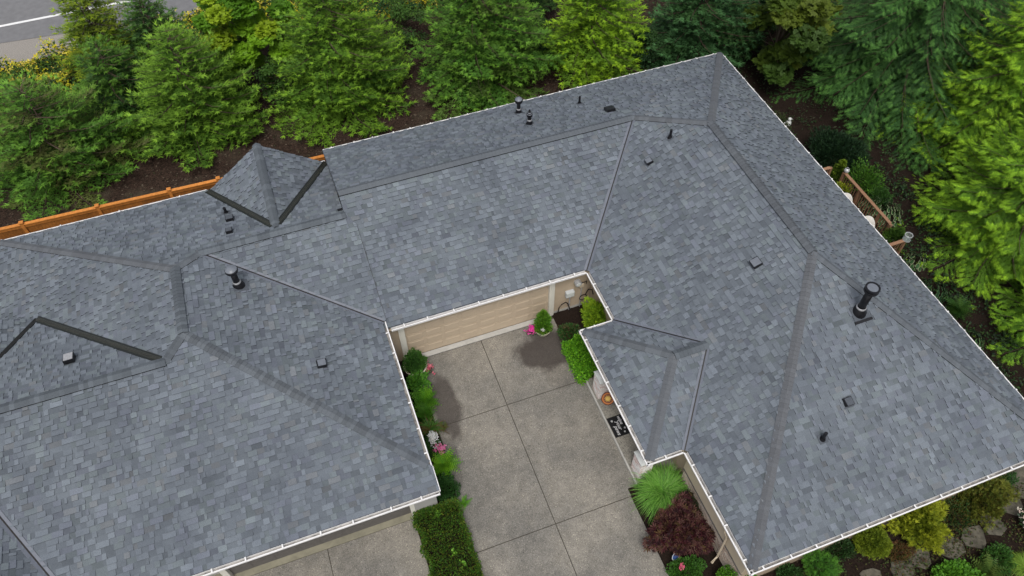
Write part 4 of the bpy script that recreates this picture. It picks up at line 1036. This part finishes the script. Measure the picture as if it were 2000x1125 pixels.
def potted(name, x, y, z0, pr, ph, label, cols, h, rx, temp, ls, n, seed, tips=None, cat='potted plant', pot='pot', cone=1):
    root = empty(name, (x, y, z0), label, cat)
    m = MB(); m.lathe([(.001, 0), (pr*.62, 0), (pr*.7, ph*.3), (pr*.92, ph*.85), (pr*1.05, ph*.9), (pr*1.08, ph), (pr*.95, ph), (pr*.9, ph*.88)], n=24); m.build('pot', M[pot], root, smooth=True)
    m = MB(); m.lathe([(pr*.9, ph*.87), (.001, ph*.9)], n=20); m.build('potting_soil', M['soil'], root)
    shrub(None, 0, 0, rx, rx, h, None, cols, temp, ls, n, seed=seed, parent=root, loc=(0, 0, ph*.85), cone=cone, tips=tips)
    return root
potted('planter', 14.35, 2.45, ZG+.1, .28, .5, 'golden green cone shaped conifer in a pot at the far corner of the deck', [(.10,.18,.015), (.06,.12,.015)], 1.5, .42, 'fine', .14, 1500, 31, tips=(.26,.36,.02))
potted('planter', 14.3, -1.95, ZG+.4, .28, .45, 'dark green dwarf conifer in a pot at the near corner of the deck', [(.04,.10,.015), (.03,.08,.015)], 1.0, .48, 'fine', .12, 1500, 32, tips=(.10,.2,.02), cone=0)
potted('flower_pot', 14.0, 1.55, ZG+.65, .2, .35, 'pot of yellow green leaves inside the deck railing', [(.25,.27,.015), (.16,.22,.015)], .4, .4, 'leaf', .1, 700, 33, cone=0)
potted('flower_pot', -2.02, -.45, ZG, .33, .36, 'cream pot with a small pointed conifer and trailing leaves, right of the garage door', [(.07,.2,.016), (.11,.28,.018)], 1.25, .36, 'fine', .14, 1900, 34, tips=(.14,.28,.02))
root = bpy.data.objects['flower_pot.001']
shrub(None, 0, 0, .36, .34, .42, None, [(.10,.2,.015), (.16,.26,.02), (.04,.11,.02)], 'leaf', .07, 900, seed=41, parent=root, loc=(0, -.02, .28))
flowers(root, rng.normal(0, .03, (14, 3))+np.array([-.12,-.28,.72]), [(.7,.7,.66)], .05)
potted('flower_pot', -7.62, -.38, ZG, .46, .45, 'wide cream bowl with a clipped dark green bush, left of the garage door', [(.025,.085,.014), (.035,.11,.015)], .75, .48, 'leaf', .055, 4200, 35, cone=0, tips=(.06,.16,.02))
pf = shrub('petunia_plant', -2.42, -.3, .24, .2, .3, 'magenta pink flowers beside the pointed conifer pot', [(.03,.09,.02)], 'leaf', .06, 260, seed=42, cat='flowers')
flowers(pf, rng.normal(0, .11, (75, 3))*np.array([1,.8,.35])+np.array([0,0,.33]), [(.72,.03,.33), (.8,.08,.42), (.75,.15,.4)], .06)
pf = shrub('begonia_plant', -7.13, -.58, .16, .2, .3, 'small coral pink flowers beside the wide cream bowl', [(.03,.09,.02), (.08,.05,.03)], 'leaf', .06, 160, seed=43, cat='flowers')
flowers(pf, rng.normal(0, .1, (34, 3))*np.array([.8,1.1,.4])+np.array([0,0,.32]), [(.7,.12,.2), (.65,.2,.25)], .06)
gp = empty('glass_lantern', (14.25, -2.5, ZG+1.77), 'clear glass hurricane lantern on the near corner of the deck rail', 'lantern')
m = MB(); m.lathe([(.15, 0), (.17, .02), (.17, .3), (.16, .3), (.16, .03)], n=8); m.build('glass_shade', M['glass'], gp)
m = MB(); m.lathe([(.06, .02), (.06, .16), (.001, .17)], n=12); m.build('candle', M['ceramic'], gp)
m = MB(); m.lathe([(.18, .29), (.18, .31), (.15, .31), (.15, .29)], n=8); m.lathe([(.18, 0), (.18, .02), (.001, .02)], n=8); m.build('rim', M['metergrey'], gp)
m = MB(); m.lathe([(.08, 0), (.12, .06), (.13, .14), (.1, .2), (.05, .24), (.06, .26)], n=16); tag(m.build('silver_bowl', M['metergrey'], loc=(14.25, 1.98, ZG+1.77)), 'small silver grey bowl on the far corner of the deck rail', 'bowl')
ow = empty('garden_bird', (15.04, 7.38, ZG), 'white ceramic bird ornament on the dark ground right of the roof', 'ornament')
m = MB(); m.lathe([(.03, 0), (.11, .04), (.15, .14), (.14, .26), (.08, .34), (.04, .38)], n=16); m.build('body', M['ceramic'], ow, smooth=True)
m = MB(); m.lathe([(.03, .36), (.09, .4), (.1, .46), (.07, .53), (.001, .56)], n=14); m.tube([(.08,-.03,.46),(.17,-.06,.44)], [.025,.005], 6); m.build('head', M['ceramic'], ow, smooth=True)
m = MB(); m.tube([(-.14,.03,.2),(-.28,.06,.26)], [.06,.01], 6); m.build('tail', M['ceramic'], ow, smooth=True)

# ---------------------------------------------------------------- courtyard plants and things
shrub('camellia_bush', -1.05, -1.12, .48, .48, .75, 'dark green round bush behind the light green clipped box', [(.028,.09,.018), (.04,.12,.022), (.09,.07,.03)], 'leaf', .085, 2600, seed=1)
shrub('golden_conifer', .2, -.95, .52, .62, 1.5, 'yellow green upright conifer in the courtyard corner', [(.12,.27,.016), (.09,.22,.015), (.18,.32,.018)], 'fine', .17, 3000, seed=2, tips=(.38,.55,.03), lump=.2)
shrub('clipped_box', -1.15, -2.42, .44, .86, .75, 'bright green clipped box bush at the edge of the driveway', [(.13,.36,.018), (.09,.28,.016), (.20,.46,.02)], 'leafR', .065, 7500, seed=3, box=True, lump=.3, rz=.0, cat='hedge')
shrub('clipped_hedge', -8.56, -9.6, .82, 3.2, .55, 'long dark green clipped hedge between the two driveways', [(.055,.14,.012), (.075,.18,.014), (.035,.09,.012), (.12,.15,.015)], 'leafR', .055, 30000, seed=4, box=True, lump=.28, cat='hedge')
def fern(x, y, r, n, label, cols, seed, group='ferns in the narrow bed', h=.5):
    rg = np.random.default_rng(seed); root = empty('fern', (x, y, ZG), label, 'fern', group)
    a = rg.uniform(0, 6.3, n); el = rg.uniform(.25, 1.1, n)
    fw = np.stack([np.cos(a)*np.cos(el), np.sin(a)*np.cos(el), np.sin(el)], 1)
    scatter('fronds', 'fern', rg.normal(0, .06, (n, 3))*np.array([1,1,.3])+np.array([0,0,.1]), fw, np.tile([0,0,1.], (n,1))+rg.normal(0,.15,(n,3)), r*rg.uniform(.7, 1.15, n), palette(n, cols, .15), 'foliage', root)
FG = [(.10,.28,.018), (.14,.34,.02), (.07,.20,.016)]
shrub('leafy_shrub', -7.72, -1.1, .42, .45, .7, 'loose green shrub just below the wide cream bowl', [(.07,.22,.025), (.10,.27,.025)], 'leaf', .11, 1300, seed=5, lump=.25)
fern(-7.68, -1.95, .75, 60, 'bright fern in the narrow bed below the loose shrub', FG, 6)
fern(-7.85, -2.5, .6, 44, 'darker fern half hidden by the gutter of the left house', FG[2:], 7)
def strap(x, y, r, n, label, cols, seed, name='daylily', cat='plant', h=.6, wid=1., z0=ZG, sag=1.2):
    rg = np.random.default_rng(seed); root = empty(name, (x, y, z0), label, cat); V, F, T = [], [], []
    cols = np.array(cols); K = 6
    for i in range(n):
        a = rg.uniform(0, 6.3); L = r*rg.uniform(.65, 1.15); el = rg.uniform(.75, 1.45); p = np.array([rg.normal(0,.09*r), rg.normal(0,.09*r), 0.02]); w_ = .011*wid*rg.uniform(.7, 1.3); c = cols[rg.integers(len(cols))]*rg.uniform(.8, 1.2)
        sd = np.array([-sin(a), cos(a), 0]); b = len(V); e_ = el
        for k in range(K+1):
            ww = w_*(1-(k/K)**2)+.0015; V += [p-sd*ww, p+sd*ww]
            p = p+np.array([cos(a)*cos(e_), sin(a)*cos(e_), sin(e_)])*L/K; e_ -= sag*(1.15*L/r)*rg.uniform(.8,1.2)/K*1.5
            p[2] = max(p[2], .03)
        for k in range(K): F.append([b+2*k, b+2*k+1, b+2*k+3, b+2*k+2]); T.append(c*(.9+.25*k/K))
    o = mesh_np('blades', V, np.array(F), M['foliage'], root, tone=np.array(T)); NT[0] += 2*len(F); return root
strap(-7.85, -3.15, .75, 130, 'strappy green clump with brown tips beside the driveway joint', [(.05,.14,.02), (.07,.16,.02), (.14,.09,.03)], 1, wid=1.3)
ph = shrub('phlox_plant', -7.95, -4.1, .32, .45, .5, 'white and pink flowers half under the left gutter', [(.03,.10,.02), (.05,.13,.02)], 'leaf', .07, 700, seed=8, cat='flowers')
flowers(ph, rng.normal(0, .13, (60, 3))*np.array([.7,1.2,.3])+np.array([.08,.28,.55]), [(.72,.72,.7)], .05)
flowers(ph, rng.normal(0, .11, (50, 3))*np.array([1,.8,.3])+np.array([.22,-.2,.5]), [(.7,.12,.3), (.6,.2,.35)], .05, name='flowers')
fern(-7.82, -4.85, .72, 80, 'large bright yellow green fern at the roof corner', [(.15,.36,.02), (.20,.42,.02), (.10,.27,.018)], 9)
shrub('leafy_shrub', -8.0, -5.8, .5, .5, .5, 'dark shrub between the bright fern and the hedge', [(.022,.075,.014), (.03,.09,.016)], 'leaf', .08, 1600, seed=10)
fern(-7.5, -6.55, .4, 14, 'small stray frond beside the hedge', FG, 11)
fern(-7.35, -3.35, .35, 12, 'thin brownish frond reaching over the driveway', [(.12,.10,.03), (.08,.12,.02)], 12)
sp = [(-8.55,-6.75),(-8.4,-8.25),(-8.2,-8.75)]
for i, (a, b) in enumerate(sp):
    rg = np.random.default_rng(i); o = empty('hedge_weed', (a, b, ZG+.52), ['pale green sprout on the far part of the hedge', 'pale yellow green sprout in the middle of the hedge', 'pale yellow green sprout nearest the bottom of the hedge'][i], 'plant', 'pale sprouts on the hedge')
    scatter('leaves', 'leafR', rg.normal(0, .05, (22,3)), rg.normal(0, 1, (22,3)), np.array([0,0,1.])+rg.normal(0,.2,(22,3)), rg.uniform(.07,.12,22), palette(22, [(.16,.34,.03), (.12,.28,.03)]), 'foliage', o)
strap(-.52, -8.75, 1.32, 1700, 'big mound of arching bright green ornamental grass', [(.13,.32,.04), (.17,.40,.05), (.08,.22,.03), (.22,.42,.09)], 2, name='ornamental_grass', cat='grass', wid=.75, sag=1.0)
mp = shrub('dwarf_maple', -.62, -10.25, 1.0, .85, 1.15, 'dark purple red dwarf maple beside the ornamental grass', [(.06,.014,.02), (.09,.022,.028), (.035,.012,.014), (.13,.055,.045), (.12,.075,.03), (.15,.075,.06)], 'star', .2, 2300, seed=11, lump=.24, upness=.25)
shrub('dwarf_maple', .0, -9.65, .45, .5, 1.0, 'olive brown branch of foliage behind the purple maple by the wall', [(.05,.045,.018), (.03,.05,.016)], 'star', .12, 700, seed=12)
pk = shrub('rose_bush', -1.05, -11.6, .62, .5, .6, 'green shrub with a single pink bloom beside the blue oval sign', [(.06,.17,.018), (.04,.12,.015)], 'leaf', .08, 2300, seed=13)
flowers(pk, rng.normal(0, .035, (16, 3))+np.array([-.2,.12,.62]), [(.65,.12,.2)], .06)
shrub('boxwood_ball', .28, -12.55, .72, .62, 1.05, 'bright green boxwood ball below the roof corner', [(.07,.2,.014), (.10,.26,.015)], 'leafR', .05, 5200, seed=14, lump=.04)
sg = empty('garden_sign', (-1.18, -11.0, ZG), 'small blue oval garden sign in the bed', 'sign')
m = MB(); m.lathe([(.001, .02), (.15, .02), (.17, 0), (.001, -.0)], n=24); o = m.build('plate', M['blue'], sg, loc=(0, 0, .3)); o.rotation_euler = (.7, -.2, .4); o.scale = (1, .7, 1)
m = MB(); m.lathe([(.15, .024), (.17, .024), (.17, .01), (.15, .01)], n=24); o = m.build('rim', M['ceramic'], sg, loc=(0, 0, .3)); o.rotation_euler = (.7, -.2, .4); o.scale = (1, .7, 1)
m = MB(); m.tube([(0,0,.3),(0,.05,0)], .01, 6); m.build('stake', M['hose'], sg)
# door mat
mt = empty('door_mat', (-.87, -5.64, ZG+.13), 'black door mat printed wipe your paws on the porch', 'door mat')
m = MB(); m.box(-.32, .32, -.44, .44, 0, .012); m.build('mat_base', M['mat'], mt)
def text(body, x, y, size):
    cu = bpy.data.curves.new('t', 'FONT'); cu.body = body; cu.size = size; cu.align_x = 'CENTER'; cu.align_y = 'CENTER'; cu.extrude = .001; cu.offset = .004; cu.shear = .25
    o = bpy.data.objects.new('t', cu); COL.objects.link(o); dg = bpy.context.evaluated_depsgraph_get(); me = bpy.data.meshes.new_from_object(o.evaluated_get(dg)); bpy.data.objects.remove(o)
    me.materials.clear(); me.materials.append(M['print']); t = bpy.data.objects.new('lettering', me); t.location = (x, y, .0145); t.rotation_euler = (0, 0, -pi/2); link(t, mt)
text('wipe', .16, .22, .2); text('your', .02, .02, .2); text('paws', -.12, -.17, .2)
def paw(x, y, s):
    m = MB()
    for cx, cy, r_ in ((0, 0, .5), (-.5, .45, .2), (-.18, .72, .2), (.18, .72, .2), (.5, .45, .2)):
        m.prism([((cx+r_*cos(t))*s+x, (cy+r_*sin(t))*s+y) for t in np.linspace(0, 2*pi, 12, endpoint=False)], .0125, .0145)
    m.build('paw_print', M['print'], mt)
paw(-.17, .25, .065); paw(.2, -.17, .055); paw(.13, -.32, .055)
# round plaque leaning on the pier
pq = empty('round_plaque', (-.83, -4.50, ZG+.14), 'round orange and gold sun plaque leaning on the far brick pier', 'plaque')
tilt = (.55, 0, -.5)
def pl_(m, name, mat, z): o = m.build(name, M[mat], pq, loc=(0, 0, .24)); o.rotation_euler = (pi/2-.75, 0, -.35); return o
m = MB(); m.lathe([(.001, .0), (.25, .0), (.27, .015), (.25, .03), (.001, .03)], n=28); pl_(m, 'disc', 'redbrown', 0)
m = MB(); m.lathe([(.19, .032), (.235, .036), (.235, .03), (.19, .03)], n=28); pl_(m, 'ring', 'orange', 0)
m = MB()
for i in range(12):
    a = i*pi/6; m.add([(.17*cos(a), .17*sin(a), .035), (.07*cos(a+.35), .07*sin(a+.35), .035), (.07*cos(a-.35), .07*sin(a-.35), .035), (.05*cos(a), .05*sin(a), .05)], [(0,1,3), (0,3,2)])
m.lathe([(.08, .032), (.06, .045), (.001, .05)], n=14); pl_(m, 'sun_rays', 'gold', 0)

# ---------------------------------------------------------------- front right garden
shrub('small_conifer', 3.3, -13.1, .55, .55, .85, 'fresh green feathery shrub under the front gutter', [(.05,.17,.018), (.035,.12,.015)], 'frond', .16, 900, seed=21, tips=(.12,.32,.03))
shrub('leafy_shrub', 2.2, -12.95, .5, .4, .45, 'low dark green shrub near the roof corner gutter', [(.025,.08,.014)], 'leaf', .08, 1000, seed=22)
shrub('leafy_shrub', 4.4, -12.75, .55, .4, .5, 'dark green shrub between the feathery shrub and the yellow ball', [(.02,.06,.014), (.03,.075,.016)], 'leaf', .08, 1200, seed=23)
shrub('golden_ball_shrub', 5.5, -12.95, .62, .58, .9, 'smooth yellow green ball shaped shrub below the front gutter', [(.11,.17,.014), (.08,.14,.014)], 'tuft5', .07, 5200, seed=24, lump=.07, tips=(.24,.31,.02))
shrub('golden_cypress', 7.45, -12.95, .95, .85, 1.0, 'spiky golden yellow cypress shrub below the front gutter', [(.17,.22,.016), (.12,.18,.015)], 'tuft5', .16, 3000, seed=25, lump=.22, tips=(.42,.46,.03))
shrub('leafy_shrub', 9.1, -13.1, .75, .6, .5, 'mixed dark green shrub right of the golden cypress', [(.025,.07,.016), (.05,.09,.018), (.10,.08,.02)], 'leaf', .08, 1700, seed=26)
shrub('heather_shrub', 10.3, -12.95, 1.05, .85, .7, 'olive gold feathery heather under the gutter near the large flagstone', [(.08,.11,.016), (.06,.095,.016), (.11,.095,.018)], 'tuft5', .12, 3000, seed=27, lump=.2, tips=(.18,.2,.025))
shrub('leafy_shrub', 11.6, -12.55, .5, .45, .5, 'green shrub beside the large grey flagstone', [(.03,.09,.018)], 'leaf', .08, 1000, seed=28)
shrub('round_leaf_shrub', 7.3, -15.1, 1.1, .6, .6, 'bright green round leaved shrub at the bottom edge', [(.10,.26,.016), (.07,.2,.015)], 'leafR', .11, 2600, seed=29)
fern(8.7, -15.2, .7, 50, 'olive fern at the bottom edge right of the bright shrub', [(.06,.12,.02), (.08,.13,.02)], 30, group='ferns in the front garden')
shrub('leafy_shrub', 9.35, -14.95, .55, .5, .5, 'mid green shrub beside the yellow green grass tuft', [(.04,.12,.018), (.055,.14,.02)], 'leaf', .08, 1500, seed=31)
strap(10.0, -15.5, .7, 500, 'yellow green tuft of grass in the bottom right corner', [(.16,.28,.03), (.2,.32,.04)], 4, name='grass_tuft', cat='grass', wid=.9)
wf = shrub('astilbe_plant', 11.35, -14.5, .4, .55, .5, 'pale pink and white plumes at the right edge of the picture', [(.04,.10,.03), (.10,.15,.10)], 'leaf', .12, 500, seed=33, cat='flowers')
flowers(wf, rng.normal(0, .19, (200, 3))*np.array([1,1.3,.5])+np.array([0,.05,.55]), [(.6,.48,.42), (.66,.6,.55)], .07)
shrub('leafy_shrub', 6.4, -13.55, .5, .32, .22, 'russet ground shrub between the yellow ball and the stones', [(.12,.05,.02), (.06,.07,.015), (.14,.09,.03)], 'leaf', .06, 1500, seed=34)
stones = [(6.11,-14.12,.5,.42,'first stepping stone, at the bottom edge'), (6.94,-13.95,.46,.4,'grey stepping stone second from the bottom edge'), (8.2,-14.02,.55,.42,'dark stepping stone below the golden cypress'), (9.2,-14.0,.55,.46,'palest stepping stone, standing proud and pointed'),
          (10.15,-13.85,.45,.5,'long grey stepping stone right of the palest one'), (11.3,-13.4,.5,.5,'brown stepping stone below the olive heather'), (12.3,-12.95,.85,.75,'large dark flagstone near the right edge'), (4.95,-13.9,.4,.35,'small stone cut by the bottom edge')]
for i, (a, b, rx, ry, lb) in enumerate(stones):
    rg = np.random.default_rng(i+40); k = 7; pts = []
    for j in range(k):
        t = 2*pi*j/k+rg.uniform(-.3, .3); q = rg.uniform(.8, 1.1); pts.append((rx*q*cos(t), ry*q*sin(t)))
    m = MB(); m.prism(pts, 0, .07); o = m.build('stepping_stone', M['stone'], loc=(a, b, ZG-.03 if i != 3 else ZG)); tag(o, lb, 'stepping stone', 'stepping stones in the garden')
    bm_ = o.modifiers.new('b', 'BEVEL'); bm_.width = .012; bm_.segments = 2
# hostas and shrubs on the shaded side
def hosta(x, y, r, n, label, seed, cols, edge, z0=ZG):
    rg = np.random.default_rng(seed); root = empty('hosta', (x, y, z0), label, 'hosta', 'hostas along the shaded side')
    for i in range(n):
        a = i*2.4+rg.uniform(-.2, .2); q = r*math.sqrt((i+.5)/n); L = .24*rg.uniform(.85, 1.2); h = .42-.35*(q/r)**1.5
        V = [(0,0,0)]; rim = []
        for k in range(9):
            t = -pi*.9+2*pi*.9*k/8; rim.append((L*.5+L*.5*cos(t+0), L*.36*sin(t), .03*math.cos(2*t)-.06*(cos(t)+1)))
        inner = [(L*.5+(p[0]-L*.5)*.78, p[1]*.74, p[2]+.012) for p in rim]
        V = inner+rim; nn = len(rim); F = [list(range(nn))]+[[k, nn+k, nn+k+1, k+1] for k in range(nn-1)]
        T = [np.array(cols)*rg.uniform(.8, 1.2)]+[np.array(edge)]*(nn-1)
        me = mesh_np('leaf', V, F, M['foliage'], root, tone=np.array(T)); me.location = (q*cos(a), q*sin(a), h); me.rotation_euler = (0, .35+.3*q/r, a)
HC, HE = (.04,.11,.035), (.30,.35,.2)
hosta(15.5, .15, .95, 70, 'large hosta with cream edged leaves outside the deck railing', 1, HC, HE, z0=ZG+.45)
hosta(15.35, -2.75, .5, 26, 'small cream edged hosta just beyond the deck', 2, HC, HE)
hosta(15.0, -4.4, .7, 40, 'dark leaved hosta halfway along the roof edge', 3, (.02,.06,.025), (.10,.18,.08))
hosta(14.75, -7.1, .6, 34, 'green hosta near the lower end of the roof edge', 4, (.025,.075,.025), (.16,.24,.10))
hosta(14.5, -8.9, .6, 30, 'lowest hosta beside the right end of the eave', 5, (.03,.08,.03), (.2,.27,.13))
shrub('leafy_shrub', 14.1, -3.6, .4, .8, .4, 'variegated low plant against the eave below the deck', [(.10,.14,.05), (.05,.09,.03), (.2,.2,.1)], 'leafR', .1, 700, seed=51)
fern(15.25, -5.7, .75, 60, 'dark fern between the hostas beside the roof edge', [(.03,.09,.015), (.045,.11,.015)], 52, group='ferns on the shaded side')
shrub('dark_round_shrub', 15.6, 4.1, 1.35, 1.5, 1.5, 'large dark green needle leaved mound beyond the deck', [(.012,.035,.014), (.018,.05,.016)], 'fine', .16, 5200, seed=53)
shrub('azalea_shrub', 15.7, 2.05, .75, .85, 1.5, 'bright green upright shrub outside the deck railing', [(.06,.16,.015), (.08,.19,.016), (.04,.12,.014)], 'leaf', .11, 2200, seed=54, lump=.2)
shrub('leafy_shrub', 16.0, 1.05, .65, .55, .8, 'darker green shrub between the bright shrub and the large hosta', [(.03,.09,.015), (.04,.11,.015)], 'leaf', .09, 1500, seed=55)
shrub('leafy_shrub', 14.2, 7.6, .9, .9, .5, 'low olive shrub near the white bird ornament', [(.03,.05,.014), (.05,.06,.016)], 'leaf', .1, 1200, seed=56)
print('FACES', sum(len(m_.polygons) for m_ in bpy.data.meshes)); print('plant faces', NT[0], 'objects', len(bpy.data.objects))
